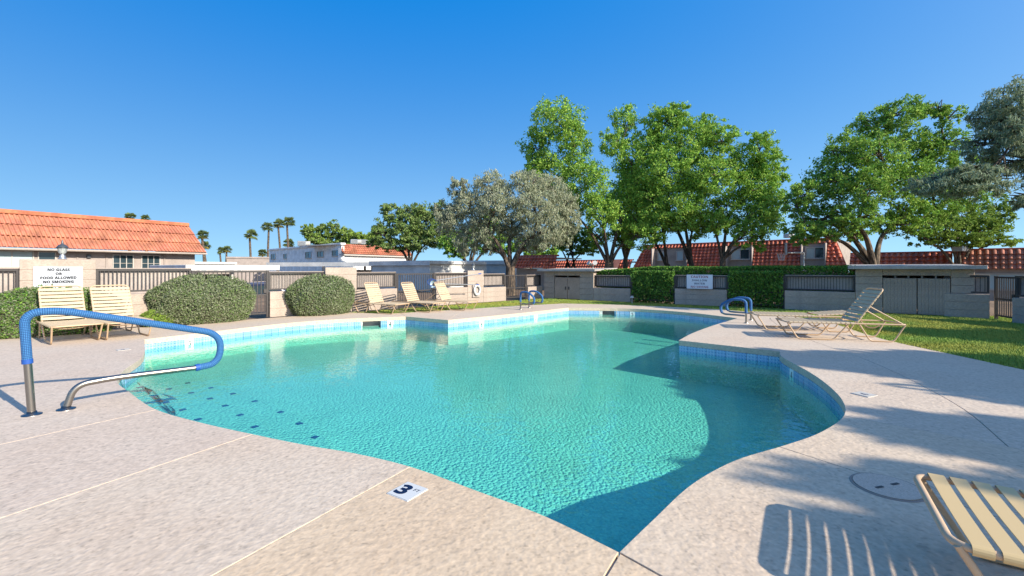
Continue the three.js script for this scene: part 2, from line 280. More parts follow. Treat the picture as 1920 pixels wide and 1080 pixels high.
{
  const gap = 0.003, keys = 'abcdefghijklm'.split('');
  const nudge = (A, B, side) => { const d = [B[0] - A[0], B[1] - A[1]], l = Math.hypot(...d), n = [d[1] / l * side * gap, -d[0] / l * side * gap]; return [[A[0] + n[0], A[1] + n[1]], [B[0] + n[0], B[1] + n[1]]]; };
  const rimBetween = (a, b) => { let i = nearestRim(JOINT[a]), j = nearestRim(JOINT[b]); const out = []; if (JOINT[a][0] === JOINT[b][0]) return out; for (i = (i + 1) % rim.length; i !== j; i = (i + 1) % rim.length) out.push(rim[i]); return out; };
  const outer = (k) => OUT.findIndex((o) => o[0] === k);
  const outBetween = (a, b) => { const out = []; const n = OUT.length; for (let i = (outer(a) + 1) % n; i !== outer(b); i = (i + 1) % n) out.push([OUT[i][1], OUT[i][2]]); return out; };
  const O = (k) => { const o = OUT[outer(k)]; return [o[1], o[2]]; };
  const tones = [1, 3, 2, 2, 3, 4, 4, 3, 4, 3, 0, 0, 1];  // warmer and greyer slabs put the light's colour drift into the deck
  keys.forEach((a, q) => {
    const b = keys[(q + 1) % keys.length];
    const [ai, ao] = nudge(JOINT[a], O(a), 1), [bi, bo] = nudge(JOINT[b], O(b), -1);
    if (a === 'j') {                         // the lawn side: an inner and an outer slab
      const inRing = RING.map(([x, z], i) => { const p = RING[Math.max(0, i - 1)], r = RING[Math.min(RING.length - 1, i + 1)], l = dist(p, r); return [(r[1] - p[1]) / l * gap, -(r[0] - p[0]) / l * gap]; });
      const side = (s) => RING.map(([x, z], i) => [x + s * inRing[i][0], z + s * inRing[i][1]]);
      const endJ = (t) => { const d = [ao[0] - ai[0], ao[1] - ai[1]]; return [ai[0] + d[0] * t, ai[1] + d[1] * t]; };
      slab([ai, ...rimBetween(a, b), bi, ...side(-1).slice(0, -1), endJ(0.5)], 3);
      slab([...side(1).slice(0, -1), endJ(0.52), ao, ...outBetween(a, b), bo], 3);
      return;
    }
    const inner = JOINT[a][0] === JOINT[b][0] ? [[JOINT[a][0] + 0.001, JOINT[a][1] - 0.012]] : [ai, ...rimBetween(a, b), bi];
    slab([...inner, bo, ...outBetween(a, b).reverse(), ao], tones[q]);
  });
  const bed = shapeOf(OUT.map((o) => [o[1], o[2]])); bed.holes.push(new THREE.Path(offsetRing(rim, 0.05).map(([x, z]) => new THREE.Vector2(x, z))));
  const g = new THREE.ShapeGeometry(bed); g.rotateX(-Math.PI / 2); part('joint_bed', g, M.joint, deckRoot, 0, -0.007, 0);
}
// ---------------------------------------------------------------- basin: wall, floor, steps, waterline tiles
const basin = new THREE.Group(); basin.name = 'pool_basin'; basin.userData.kind = 'structure'; scene.add(basin);
const SKIM = [[-3.42, 11.0], [2.9, 13.66]];          // two skimmer mouths in the far walls
const shell = offsetRing(rim, 0.012);
{
  const pos = [], uv = [], wallTop = -0.086; let len = 0;
  shell.forEach((a, i) => {
    const b = shell[(i + 1) % shell.length], l = dist(a, b), m = [(a[0] + b[0]) / 2, (a[1] + b[1]) / 2];
    const mouth = SKIM.some((s) => dist(s, m) < 0.2), top = mouth ? -0.24 : wallTop, fa = floorY(...a), fb = floorY(...b);
    const q = [[a[0], top, -a[1], len, top], [b[0], top, -b[1], len + l, top], [b[0], fb, -b[1], len + l, fb], [a[0], fa, -a[1], len, fa]];
    for (const k of [0, 1, 2, 0, 2, 3]) { pos.push(q[k][0], q[k][1], q[k][2]); uv.push(q[k][3], q[k][4]); }
    len += l;
  });
  const g = new THREE.BufferGeometry(); g.setAttribute('position', new THREE.Float32BufferAttribute(pos, 3)); g.setAttribute('uv', new THREE.Float32BufferAttribute(uv, 2)); g.computeVertexNormals();
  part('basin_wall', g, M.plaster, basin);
  const f = flat(shell, 0), p = f.attributes.position; for (let i = 0; i < p.count; i++) p.setY(i, floorY(p.getX(i), -p.getZ(i))); f.computeVertexNormals();
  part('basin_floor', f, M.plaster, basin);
}
const STEPS = [
  { y: -0.275, edge: [[-5.2, 6.2], [-4.65, 5.72], [-4.12, 5.33], [-3.41, 4.84], [-3.04, 4.525], [-2.7, 4.23], [-2.35, 3.85], [-2.1, 3.3]] },
  { y: -0.355, edge: [[-5.6, 6.9], [-5.0, 6.42], [-4.41, 5.95], [-3.58, 5.516], [-3.22, 5.228], [-2.85, 4.9], [-2.49, 4.54], [-2.1, 4.1], [-1.75, 3.6], [-1.55, 3.05]] },
  { y: -0.43, edge: [[-6.0, 7.5], [-5.4, 7.0], [-4.6, 6.55], [-3.95, 6.2], [-3.3, 5.8], [-2.59, 5.235], [-2.2, 4.85], [-1.85, 4.45], [-1.5, 3.9], [-1.25, 3.4], [-1.1, 2.9]] },
];
const rimAt = (k) => rim[k];
STEPS.forEach(({ y, edge }, s) => {
  const c = spline(edge.map(([x, z]) => new THREE.Vector3(x, 0, z)), 40).map((p) => [p.x, p.z]);
  const back = [[-2.0, 3.25], [-3.0, 3.75], [-4.0, 4.55], [-4.6, 5.2], [-5.1, 6.05]].reverse();
  const ring = [...c, ...[[-1.9, 3.24], [-2.4, 3.49], [-3.02, 3.82], [-3.75, 4.4], [-4.16, 4.74], [-4.54, 5.24], [-5.04, 6.1], ...(s > 0 ? [[-5.5, 6.72]] : []), ...(s > 1 ? [[-5.85, 7.2]] : [])]];
  const g = new THREE.ExtrudeGeometry(shapeOf(ring), { depth: 0.3, bevelEnabled: true, bevelSize: 0.015, bevelThickness: 0.015, bevelOffset: -0.015, bevelSegments: 2 });
  g.rotateX(-Math.PI / 2); g.translate(0, y - 0.315, 0);
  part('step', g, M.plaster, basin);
});
{ // dark blue marker tiles set along each step edge
  const g = box(0.058, 0.008, 0.058, 0.003);
  const rows = [[[-4.12, 5.22], [-3.8, 4.98], [-3.43, 4.72], [-3.06, 4.42], [-2.72, 4.1], [-4.6, 5.6]], [[-4.41, 5.83], [-4.0, 5.65], [-3.6, 5.4], [-3.24, 5.12], [-2.88, 4.8], [-2.52, 4.44], [-2.15, 4.02]], [[-4.6, 6.43], [-4.1, 6.17], [-3.62, 5.88], [-3.15, 5.55], [-2.62, 5.13], [-2.23, 4.75], [-1.9, 4.37], [-1.56, 3.87]]];
  rows.forEach((r, s) => r.forEach(([x, z], i) => { const m = part('marker_tile', g, M.blueTile, basin, x, STEPS[s].y + 0.003, -z); m.rotation.y = 0.8 + i * 0.05; }));
}
{ // waterline tiles, one by one, with grout behind them and white depth markers between
  const digit = (t) => { const map = lettering(64, 64, '#ecece6', (x, w, h) => { x.fillStyle = '#20242c'; x.font = 'bold 50px sans-serif'; x.textAlign = 'center'; x.fillText(t, w / 2, 50); }); return std(0xffffff, 0.3, { map }); };
  const MARK = [[-5.86, 8.28, '3'], [-3.05, 11.12, '4'], [-0.72, 11.2, '4'], [0.62, 12.55, '5'], [3.6, 13.42, '5'], [3.55, 5.72, '4']].map(([x, z, t]) => ({ x, z, m: digit(t) }));
  const tg = new THREE.BoxGeometry(0.147, 0.147, 0.012), rnd = mulberry(5), grout = [];
  const face = new THREE.BoxGeometry(0.147, 0.147, 0.012);
  runs.forEach((r) => {
    const cum = [0]; for (let i = 1; i < r.length; i++) cum.push(cum[i - 1] + dist(r[i - 1], r[i]));
    const total = cum.at(-1), n = Math.max(1, Math.round(total / 0.152)), pitch = total / n;
    for (let k = 0; k < n; k++) {
      const s = (k + 0.5) * pitch; let i = 1; while (i < r.length - 1 && cum[i] < s) i++;
      const t = (s - cum[i - 1]) / (cum[i] - cum[i - 1]), a = r[i - 1], b = r[i], x = a[0] + (b[0] - a[0]) * t, z = a[1] + (b[1] - a[1]) * t, th = turnOf(a, b);
      if (SKIM.some((q) => dist(q, [x, z]) < 0.24)) continue;
      const mark = MARK.find((q) => dist([q.x, q.z], [x, z]) < pitch * 0.55 && !q.done); if (mark) mark.done = true;
      const m = part('waterline_tile', tg, mark ? mark.m : M.tiles[Math.floor(rnd() * 4)], basin, x, -0.161, -z);
      m.rotation.y = th; m.scale.x = (pitch - 0.005) / 0.147;
      m.translateZ(-0.008); // face stands a little proud of the basin wall
      if (mark) { m.material = [M.whiteTile, M.whiteTile, M.whiteTile, M.whiteTile, mark.m, M.whiteTile]; }
    }
  });
}
SKIM.forEach(([x, z], i) => { // throat of each skimmer: a dark box behind the mouth
  const k = nearestRim([x, z]), th = turnOf(rim[k], rim[(k + 1) % rim.length]);
  const g = new THREE.Group(); g.name = 'skimmer_mouth'; g.position.set(x, -0.17, -z); g.rotation.y = th; basin.add(g);
  part('throat_back', box(0.46, 0.16, 0.02), M.plastic, g, 0, 0, -0.26); part('throat_floor', box(0.46, 0.02, 0.26), M.plastic, g, 0, -0.09, -0.13);
  for (const s of [-1, 1]) part('throat_side', box(0.02, 0.16, 0.26), M.plastic, g, s * 0.24, 0, -0.13);
  part('weir_flap', box(0.36, 0.05, 0.012), M.trim, g, 0, -0.06, -0.06);
});
{ // the water
  const g = flat(offsetRing(rim, 0.006), WATER);
  const w = struct('water', g, new THREE.MeshPhysicalMaterial({ color: rgb(0.40, 0.89, 0.80), roughness: 0.02, transmission: 1, thickness: 0, ior: 1.33, bumpMap: waterBump, bumpScale: 0.0035 }));
}
// ---------------------------------------------------------------- lawn
const LAWN = [[-4.45, 12.35], [-3.4, 11.95], [-3.0, 12.15], [-1.4, 13.25], [0, 14.4], [1.75, 15.45], [3.35, 15.0], [4.8, 14.2], [6.1, 13.2], [6.6, 12.3], [7.05, 11.1], [7.06, 10], [6.48, 8.36], [6.27, 7.6], [6.2, 7.1], [6.15, 6.46], [6.1, 5.9], [6.05, 5.3], [6.0, 0.4], [6.0, -3], [16, -3], [16, 9], [11.6, 11.6], [9.4, 12.6], [4.2, 16.3], [1.4, 18.2], [0.8, 17.6]];
struct('lawn', flat(LAWN, -0.012), M.grass);
{
  const rnd = mulberry(77), pos = [], col = [], inPoly = (x, z) => { let c = false; for (let i = 0, j = LAWN.length - 1; i < LAWN.length; j = i++) { const [a, b] = LAWN[i], [d, e] = LAWN[j]; if ((b > z) !== (e > z) && x < (d - a) * (z - b) / (e - b) + a) c = !c; } return c; };
  const blade = new THREE.BufferGeometry(), P = [], r2 = mulberry(3);
  for (let k = 0; k < 9; k++) { const a = r2() * 6.28, x = (r2() - 0.5) * 0.06, z = (r2() - 0.5) * 0.06, h = 0.018 + r2() * 0.022, w = 0.003, l = 0.018 * r2(); P.push(x - Math.cos(a) * w, 0, z - Math.sin(a) * w, x + Math.cos(a) * w, 0, z + Math.sin(a) * w, x + Math.sin(a) * l, h, z - Math.cos(a) * l); }
  blade.setAttribute('position', new THREE.Float32BufferAttribute(P, 3)); blade.computeVertexNormals();
  const mats = [], cols = [], m4 = new THREE.Matrix4(), q = new THREE.Quaternion(), up = new THREE.Vector3(0, 1, 0);
  for (let k = 0; k < 400000 && mats.length < 60000; k++) {
    const near = rnd() < 0.7, x = near ? 5.9 + rnd() * 7 : -4.5 + rnd() * 14, z = near ? 3.5 + rnd() * 9 : 11.8 + rnd() * 6.5;
    if (!inPoly(x, z)) continue;
    const s = 0.8 + rnd() * 0.7; mats.push(new THREE.Matrix4().compose(V(x, -0.012, z), q.clone().setFromAxisAngle(up, rnd() * 6.28), new THREE.Vector3(s, s, s)));
    const y = vn(x * 1.3, z * 1.3, 999, 8), t = rnd(); cols.push([0.20 + 0.15 * y + 0.07 * t, 0.34 + 0.07 * t, 0.055 + 0.02 * t]);
  }
  const im = new THREE.InstancedMesh(blade, std(0xffffff, 0.9, { side: THREE.DoubleSide }), mats.length);
  mats.forEach((m, i) => { im.setMatrixAt(i, m); im.setColorAt(i, rgb(...cols[i])); });
  im.name = 'grass'; im.userData = { kind: 'stuff', label: 'short mown grass growing on the lawn beside the deck', category: 'grass' }; im.castShadow = im.receiveShadow = true; scene.add(im);
}

// ---------------------------------------------------------------- compound walls: courses of painted block, iron rail panels, gates
function blockWall(p, q, h, label, group, thick = 0.2, mat = M.wall, cap = false) {
  const len = dist(p, q), w = thing('block_wall', label, 'wall', [p[0], 0, p[1]], turnOf(p, q), group), n = Math.max(2, Math.round(h / 0.195)), ch = h / n;
  for (let i = 0; i < n; i++) part('block_course', box(len - 0.004, ch - 0.004, thick, 0.007), mat, w, len / 2, ch * (i + 0.5) - 0.004, -thick / 2);
  part('mortar_core', box(len - 0.02, h - 0.02, thick - 0.016), mat, w, len / 2, h / 2 - 0.01, -thick / 2);
  return w;
}
function railPanel(p, q, y0, y1, label, pitch = 0.064) {
  const len = dist(p, q), w = thing('railing', label, 'railing', [p[0], y0, p[1]], turnOf(p, q), 'iron railing panels on the compound wall'), h = y1 - y0;
  part('top_rail', box(len, 0.045, 0.045, 0.004), M.iron, w, len / 2, h - 0.0225, -0.1);
  part('rail_cap', box(len, 0.014, 0.07, 0.003), M.ironCap, w, len / 2, h + 0.008, -0.1);
  part('bottom_rail', box(len, 0.035, 0.04, 0.004), M.iron, w, len / 2, 0.02, -0.1);
  for (const x of [0.022, len - 0.022]) part('post', box(0.044, h - 0.05, 0.044, 0.003), M.iron, w, x, h / 2, -0.1);
  const n = Math.round(len / pitch), g = box(0.013, h - 0.085, 0.013);
  for (let i = 1; i < n; i++) part('picket', g, M.iron, w, i * len / n, h / 2, -0.1);
  part('infill_panel', box(len - 0.02, h - 0.02, 0.02), M.infill, w, len / 2, h / 2, -0.165);
  return w;
}
function ironGate(p, q, h, label, pitch = 0.085) {
  const len = dist(p, q), w = thing('iron_gate', label, 'gate', [p[0], 0, p[1]], turnOf(p, q), 'iron picket gates in the compound wall');
  for (const y of [h - 0.03, h * 0.48, 0.1]) part('rail', box(len, 0.04, 0.035, 0.003), M.iron, w, len / 2, y, -0.1);
  for (const x of [0.03, len - 0.03]) part('post', box(0.055, h, 0.055, 0.004), M.iron, w, x, h / 2, -0.1);
  const n = Math.round(len / pitch), g = box(0.017, h - 0.12, 0.017);
  for (let i = 1; i < n; i++) part('picket', g, M.iron, w, i * len / n, h / 2 + 0.02, -0.1);
  part('latch', box(0.07, 0.1, 0.06, 0.006), M.iron, w, len - 0.09, h * 0.56, -0.08);
  return w;
}
const L0 = [-9.552, 7.448], L1 = [-8.855, 8.145], L2 = [-8.135, 8.865], L3 = [-7.034, 9.966], L4 = [-5.919, 11.081], L5 = [-4.958, 12.042], L6 = [-4.336, 12.664], L7 = [-3.432, 13.568], L8 = [-2.433, 14.567], L9 = [-1.512, 15.488], L10 = [-0.998, 16.002], L11 = [-0.217, 16.783], L12 = [0.622, 17.622], L13 = [1.222, 18.222];
const lw = 'block walls behind the shrubs and lounge chairs';
blockWall(L0, L1, 0.693, 'low tan block wall with railing, next to the lamp pillar', lw);
railPanel(L0, L1, 0.73, 1.191, 'black railing beside the lamp pillar, away from the dome shrubs');
blockWall(L1, L2, 1.37, 'broad tan block pillar carrying the no glass sign', lw, 0.24);
blockWall(L2, L3, 0.681, 'low tan block wall behind the two facing lounge chairs', lw);
railPanel(L2, L3, 0.714, 1.189, 'black railing between the lamp pillar and the large dome shrub');
ironGate(L3, L4, 1.151, 'black picket gate behind the large dome shrub');
blockWall(L4, L5, 0.633, 'low tan block wall behind the smaller dome shrub', lw);
railPanel(L4, L5, 0.66, 1.106, 'black railing above the smaller dome shrub');
blockWall(L5, L6, 1.229, 'tan block pillar beside the smaller dome shrub', lw, 0.24);
blockWall(L6, L7, 0.603, 'low tan block wall behind the first of three lounge chairs', lw);
railPanel(L6, L7, 0.633, 1.077, 'black railing between the shrub pillar and the lounge chair gate');
ironGate(L7, L8, 1.051, 'black picket gate behind the row of three lounge chairs');
blockWall(L8, L9, 0.562, 'low tan block wall with poles hung along it', lw);
railPanel(L8, L9, 0.598, 1.041, 'black railing with rescue poles hung across it');
blockWall(L9, L10, 1.126, 'slim tan block pillar carrying the life ring', lw, 0.24);
blockWall(L10, L11, 0.525, 'low tan block wall beside the life ring pillar and the trunk', lw);
railPanel(L10, L11, 0.564, 0.988, 'black railing beside the life ring pillar, towards the shed');
ironGate(L11, L12, 0.957, 'black picket gate in front of the silvery tree trunk');
blockWall(L12, L13, 0.484, 'short low tan block wall next to the double door shed', lw);
railPanel(L12, L13, 0.505, 0.926, 'short black railing next to the double door shed');

const R0 = [1.278, 18.1], R1 = [3.031, 16.838], R2 = [4.181, 16.009], R3 = [5.424, 15.115], R4 = [6.723, 14.18], R5 = [7.98, 13.274], R6 = [9.324, 12.307], R7 = [11.193, 10.961];
const rw = 'block walls below the hedge and along the lawn';
blockWall(R1, R2, 0.487, 'low tan block wall joined to the double door shed', rw);
railPanel(R1, R2, 0.525, 0.93, 'black railing joined to the double door shed under the hedge', 0.07);
blockWall(R3, R4, 0.529, 'low tan block wall under the caution sign', rw);
railPanel(R3, R4, 0.546, 0.959, 'black railing that carries the caution sign', 0.07);
blockWall(R5, R6, 0.555, 'low tan block wall joined to the long shed', rw);
railPanel(R5, R6, 0.57, 0.99, 'black railing joined to the long shed under the hedge', 0.07);
ironGate(R2, R3, 0.962, 'black picket gate overgrown by hedge between the double door shed and the caution sign');
ironGate(R4, R5, 0.99, 'black picket gate overgrown by hedge between the caution sign and the long shed');

function shed(p, q, h, depth, label, roofLabel, doors, vents) {
  const len = dist(p, q), w = thing('pump_shed', label, 'shed', [p[0], 0, p[1]], turnOf(p, q)), n = Math.round(h / 0.2), ch = h / n, mat = M.wall;
  const xs = [0, doors[0], doors.at(-1), len];
  for (let i = 0; i < n; i++) {
    part('block_course', box(xs[1] - 0.004, ch - 0.004, 0.2, 0.007), mat, w, xs[1] / 2, ch * (i + 0.5), -0.1);
    part('block_course', box(xs[3] - xs[2] - 0.004, ch - 0.004, 0.2, 0.007), mat, w, (xs[2] + xs[3]) / 2, ch * (i + 0.5), -0.1);
    for (const x of [0.1, len - 0.1]) part('block_course', box(0.2, ch - 0.004, depth - 0.22, 0.007), mat, w, x, ch * (i + 0.5), -0.21 - (depth - 0.2) / 2);
  }
  part('rear_wall', box(len, h, 0.2), mat, w, len / 2, h / 2, -depth - 0.11);
  const dh = h - 0.16;
  for (let i = 0; i < doors.length - 1; i++) {
    const d = part('door', box(doors[i + 1] - doors[i] - 0.016, dh - 0.09, 0.05, 0.006), vents.boards ? M.wall : M.door, w, (doors[i] + doors[i + 1]) / 2, (dh - 0.09) / 2 + 0.02, vents.boards ? -0.042 : -0.055);
    if (vents.boards) { const nb = 9, bw = (doors[i + 1] - doors[i] - 0.03) / nb; for (let k = 0; k < nb; k++) part('board', box(bw - 0.003, dh - 0.1, 0.012, 0.0015), mat, d, (k - (nb - 1) / 2) * bw, 0, 0.03); }
    else part('handle', box(0.03, 0.12, 0.04, 0.006), M.iron, d, (i ? -1 : 1) * ((doors[i + 1] - doors[i]) / 2 - 0.07), 0, 0.04);
  }
  part('lintel', box(doors.at(-1) - doors[0] - 0.004, h - dh - 0.006, 0.196), mat, w, (doors[0] + doors.at(-1)) / 2, (h + dh) / 2 + 0.002, -0.102);
  const nv = vents.count; for (let i = 1; i < nv; i++) part('vent_post', box(0.03, 0.065, 0.03), M.roofEdge, w, doors[0] + (doors.at(-1) - doors[0]) * i / nv, dh - 0.03, -0.1);
  const r = part('roof', box(len + 0.32, 0.06, depth + 0.5, 0.008), M.roofEdge, w, len / 2, h + 0.075, -depth / 2 - 0.02); r.rotation.x = 0.03;
  part('fascia', box(len + 0.34, 0.09, 0.03, 0.006), M.roofEdge, w, len / 2, h + 0.05, 0.24);
  return w;
}
shed(R0, R1, 1.076, 1.6, 'small tan block shed with brown double doors and flat roof', '', [0.467, 1.038, 1.587], { count: 2 });
shed(R6, R7, 1.172, 2.2, 'long tan block shed with wide boarded door and flat roof', '', [0.573, 1.259, 1.882], { count: 5, boards: true });
// the wall that comes back towards the deck on the lawn side
{
  const q0 = [10.75, 11.28], q1 = [11.3, 10.72], q2 = [10.97, 9.95], q3 = [11.6, 6.2];
  blockWall(q0, q1, 0.58, 'short low block wall between the long shed and the open lawn gate', rw);
  railPanel(q0, q1, 0.6, 1.03, 'short black railing between the long shed and the open lawn gate', 0.08);
  ironGate(q1, q2, 1.02, 'black picket gate beside the long shed at the lawn corner', 0.08);
  blockWall(q2, q3, 0.56, 'low block wall running along the lawn from the corner gate', rw);
  railPanel(q2, q3, 0.58, 1.03, 'long black railing running along the lawn from the corner gate', 0.08);
}
// ---------------------------------------------------------------- signs, lamps, rescue gear
function board(name, label, p, turn, w, h, map, cat = 'sign') {
  const t = thing(name, label, cat, p, turn);
  part('panel', box(w, h, 0.008), M.sign, t, 0, h / 2, 0);
  part('print', new THREE.PlaneGeometry(w - 0.012, h - 0.012), std(0xffffff, 0.45, { map }), t, 0, h / 2, 0.0065);
  for (const s of [-1, 1]) for (const u of [-1, 1]) part('screw', new THREE.CylinderGeometry(0.006, 0.006, 0.006, 8).rotateX(Math.PI / 2), M.metal, t, s * (w / 2 - 0.02), h / 2 + u * (h / 2 - 0.02), 0.007);
  return t;
}
const lt = Math.PI / 4, rt = Math.atan2(-0.5843, 0.8115);
{
  const map = lettering(512, 300, '#bcbfc6', (x) => { x.strokeStyle = '#8f949c'; x.lineWidth = 3; x.strokeRect(16, 12, 480, 276); x.fillStyle = '#0c0d10'; x.textAlign = 'center'; x.font = 'bold 50px sans-serif'; ['NO GLASS', 'OR', 'FOOD ALLOWED', 'NO SMOKING'].forEach((t, i) => { x.fillText(t, 256, 58 + i * 58); x.lineWidth = 4; x.strokeStyle = '#0c0d10'; x.strokeText(t, 256, 58 + i * 58); }); });
  const c = [-8.5, 8.5]; board('notice_sign', 'white sign reading no glass or food allowed, no smoking', [c[0] + 0.012, 0.83, c[1] - 0.012], lt, 0.66, 0.4, map);
}
{
  const map = lettering(512, 336, '#d6d8de', (x) => { x.textAlign = 'center'; x.fillStyle = '#8e1f2e'; x.font = 'bold 78px sans-serif'; x.fillText('CAUTION', 256, 78); x.fillStyle = '#3c3f52'; x.font = 'bold 66px sans-serif'; x.fillText('SHALLOW', 256, 158); x.fillText('WATER', 256, 236); x.fillStyle = '#8e3a4a'; x.fillText('NO DIVING', 256, 316); });
  const c = [6.081, 14.642]; board('notice_sign', 'white sign with red heading caution shallow water', [c[0] - 0.05, 0.537, c[1] - 0.06], rt, 0.8, 0.46, map);
}
function lantern(label, p, s) {
  const t = thing('pillar_lantern', label, 'lamp', p); const lathe = (pts) => new THREE.LatheGeometry(pts.map(([a, b]) => new THREE.Vector2(a * s, b * s)), 14);
  part('base', lathe([[0, 0], [0.085, 0], [0.09, 0.02], [0.05, 0.045], [0.065, 0.08], [0.03, 0.11], [0.05, 0.13], [0, 0.13]]), M.metal, t);
  part('glass', lathe([[0.045, 0.13], [0.075, 0.17], [0.095, 0.28], [0.09, 0.29], [0, 0.29]]), M.lampGlass, t);
  part('bulb', lathe([[0, 0.14], [0.02, 0.15], [0.03, 0.2], [0, 0.24]]), M.trim, t);
  for (let k = 0; k < 6; k++) { const a = k / 6 * 6.283; part('rib', tube([new THREE.Vector3(Math.cos(a) * 0.048 * s, 0.13 * s, Math.sin(a) * 0.048 * s), new THREE.Vector3(Math.cos(a) * 0.099 * s, 0.29 * s, Math.sin(a) * 0.099 * s)], 0.006 * s, 5), M.lampBody, t); }
  part('cap', lathe([[0, 0.28], [0.12, 0.285], [0.115, 0.3], [0.07, 0.36], [0.03, 0.38], [0.02, 0.42], [0.012, 0.47], [0, 0.49]]), M.lampBody, t);
}
{ const c = [-8.465, 8.535]; lantern('grey glass lantern on top of the broad sign pillar', [c[0] - 0.09, 1.37, c[1] + 0.09], 0.76); }
{ const c = [-1.259, 15.741]; lantern('small pale lantern on top of the life ring pillar', [c[0] - 0.09, 1.126, c[1] + 0.09], 0.6); }
{
  const c = [-1.259, 15.741], t = thing('life_ring', 'white life ring hung on a pale board on the slim pillar', 'life ring', [c[0] + 0.02, 0.2, c[1] - 0.02], lt);
  const h = 0.446; part('board', box(0.34, h, 0.012), M.infill, t, 0, h / 2, 0.006);
  const ring = part('ring', new THREE.TorusGeometry(0.125, 0.035, 12, 36), M.whiteTile, t, 0, h * 0.55, 0.05); ring.scale.y = 1.25;
  for (let k = 0; k < 4; k++) { const b = part('band', new THREE.TorusGeometry(0.036, 0.007, 8, 16), M.metal, t, Math.cos(k * 1.571 + 0.78) * 0.125, h * 0.55 + Math.sin(k * 1.571 + 0.78) * 0.156, 0.05); b.rotation.set(0, Math.PI / 2, 0); b.rotation.order = 'ZYX'; b.rotation.z = k * 1.571 + 0.78 + Math.PI / 2; }
  part('hook', tube([new THREE.Vector3(0, h + 0.03, 0), new THREE.Vector3(0, h + 0.03, 0.07)], 0.01, 6), M.iron, t);
}
function pole(label, a, b, head) { // rescue pole on wall hooks; a is its head end
  const A = V(...a), B = V(...b), t = thing('rescue_pole', label, 'pole', a); const d = B.clone().sub(A);
  part('shaft', tube([new THREE.Vector3(), d], 0.014, 8), M.metal, t); 
  part('grip', tube([d.clone().multiplyScalar(0.93), d], 0.018, 8), M.sleeveEnd, t);
  if (head === 'net') { const n = new THREE.TorusGeometry(0.12, 0.01, 6, 20); part('net_rim', moved(n, -0.1, 0.0, 0, 0, 0.6, 0.2), M.sleeveEnd, t); part('net', moved(new THREE.CylinderGeometry(0.115, 0.05, 0.05, 16, 1, true), -0.1, -0.02, 0.02, 1.2, 0.6, 0.2), M.blind, t); }
  else part('hook', tube(spline([new THREE.Vector3(), new THREE.Vector3(-0.14, 0.05, 0.03), new THREE.Vector3(-0.26, -0.02, 0.05), new THREE.Vector3(-0.2, -0.14, 0.04), new THREE.Vector3(-0.1, -0.15, 0.03)], 14), 0.009, 6), M.sleeveEnd, t);
}
pole('upper rescue pole with hook slanting across the railing', [-2.305, 0.827, 13.8], [-1.03, 1.022, 15.1], 'hook');
pole('lower cleaning pole with net hung on the railing', [-2.289, 0.729, 13.8], [-1.098, 0.651, 15.05], 'net');
{
  const t = thing('flood_lamp', 'white twin flood lamp on the corner of the double door shed', 'lamp', [2.968, 1.161, 16.6], rt);
  part('stem', tube([new THREE.Vector3(0, 0, 0), new THREE.Vector3(0, 0.14, 0)], 0.02, 8), M.trim, t);
  for (const s of [-1, 1]) { const c = part('lamp_head', moved(new THREE.CylinderGeometry(0.09, 0.045, 0.16, 14), s * 0.1, 0.2, 0.06, 1.0, 0, s * -0.4), M.trim, t); }
}
{
  const t = thing('path_light', 'small white path light standing on the lawn by the wall', 'lamp', [4.122, 0, 15.573]);
  part('stake', tube([new THREE.Vector3(0, -0.02, 0), new THREE.Vector3(0, 0.2, 0)], 0.018, 8), M.trim, t); part('head', new THREE.CylinderGeometry(0.03, 0.075, 0.07, 14), M.trim, t, 0, 0.22, 0);
}
// ---------------------------------------------------------------- pool rails with blue padded sleeves
{
  const t = thing('grab_rail', 'steel step rail with blue woven sleeve at the shallow steps', 'handrail', [-3.93, 0, 3.71], Math.atan2(0.735, 0.678));
  const W = (a) => a.map(([x, y]) => new THREE.Vector3(x, y, 0));
  const all = bent(W([[0, 0], [-0.045, 0.835], [0.16, 0.845], [1.35, 0.52], [1.33, 0.2], [0.5, 0.213], [0.25, 0.195], [0.2, 0]]), [0.2, 0.14, 0.18, 0.16, 0.1, 0.17], 10);
  part('pipe', tube(all, 0.0262, 16), M.steel, t);
  const cut = []; for (const p of all) { if (p.x < 0.1 && p.y < 0.44 && cut.length === 0) continue; cut.push(p); }
  const first = new THREE.Vector3(-0.0245, 0.43, 0); let i1 = 0; while (!(all[i1].y > 0.43)) i1++;
  let i2 = i1; while (!(all[i2].y < 0.23 && all[i2].x > 1.0 && all[i2 + 1].x < 1.25)) i2++;
  const sl = [first, ...all.slice(i1, i2 + 1), new THREE.Vector3(1.13, 0.2035, 0)];
  part('sleeve', tube(spline(sl, 120), 0.0315, 20), M.sleeve, t);
  for (const [k, dir] of [[sl[0], sl[1]], [sl.at(-1), sl.at(-2)]]) { const d = dir.clone().sub(k).normalize().multiplyScalar(0.03); part('sleeve_cuff', tube([k.clone().sub(d.clone().multiplyScalar(0.2)), k.clone().add(d)], 0.0345, 18), M.sleeveEnd, t); }
  for (const x of [0, 0.2]) part('flange', new THREE.LatheGeometry([[0.0, 0.012], [0.03, 0.03], [0.034, 0.014], [0.062, 0.008], [0.064, 0]].map(([a, b]) => new THREE.Vector2(a, b)), 24), M.steel, t, x, 0, 0);
}
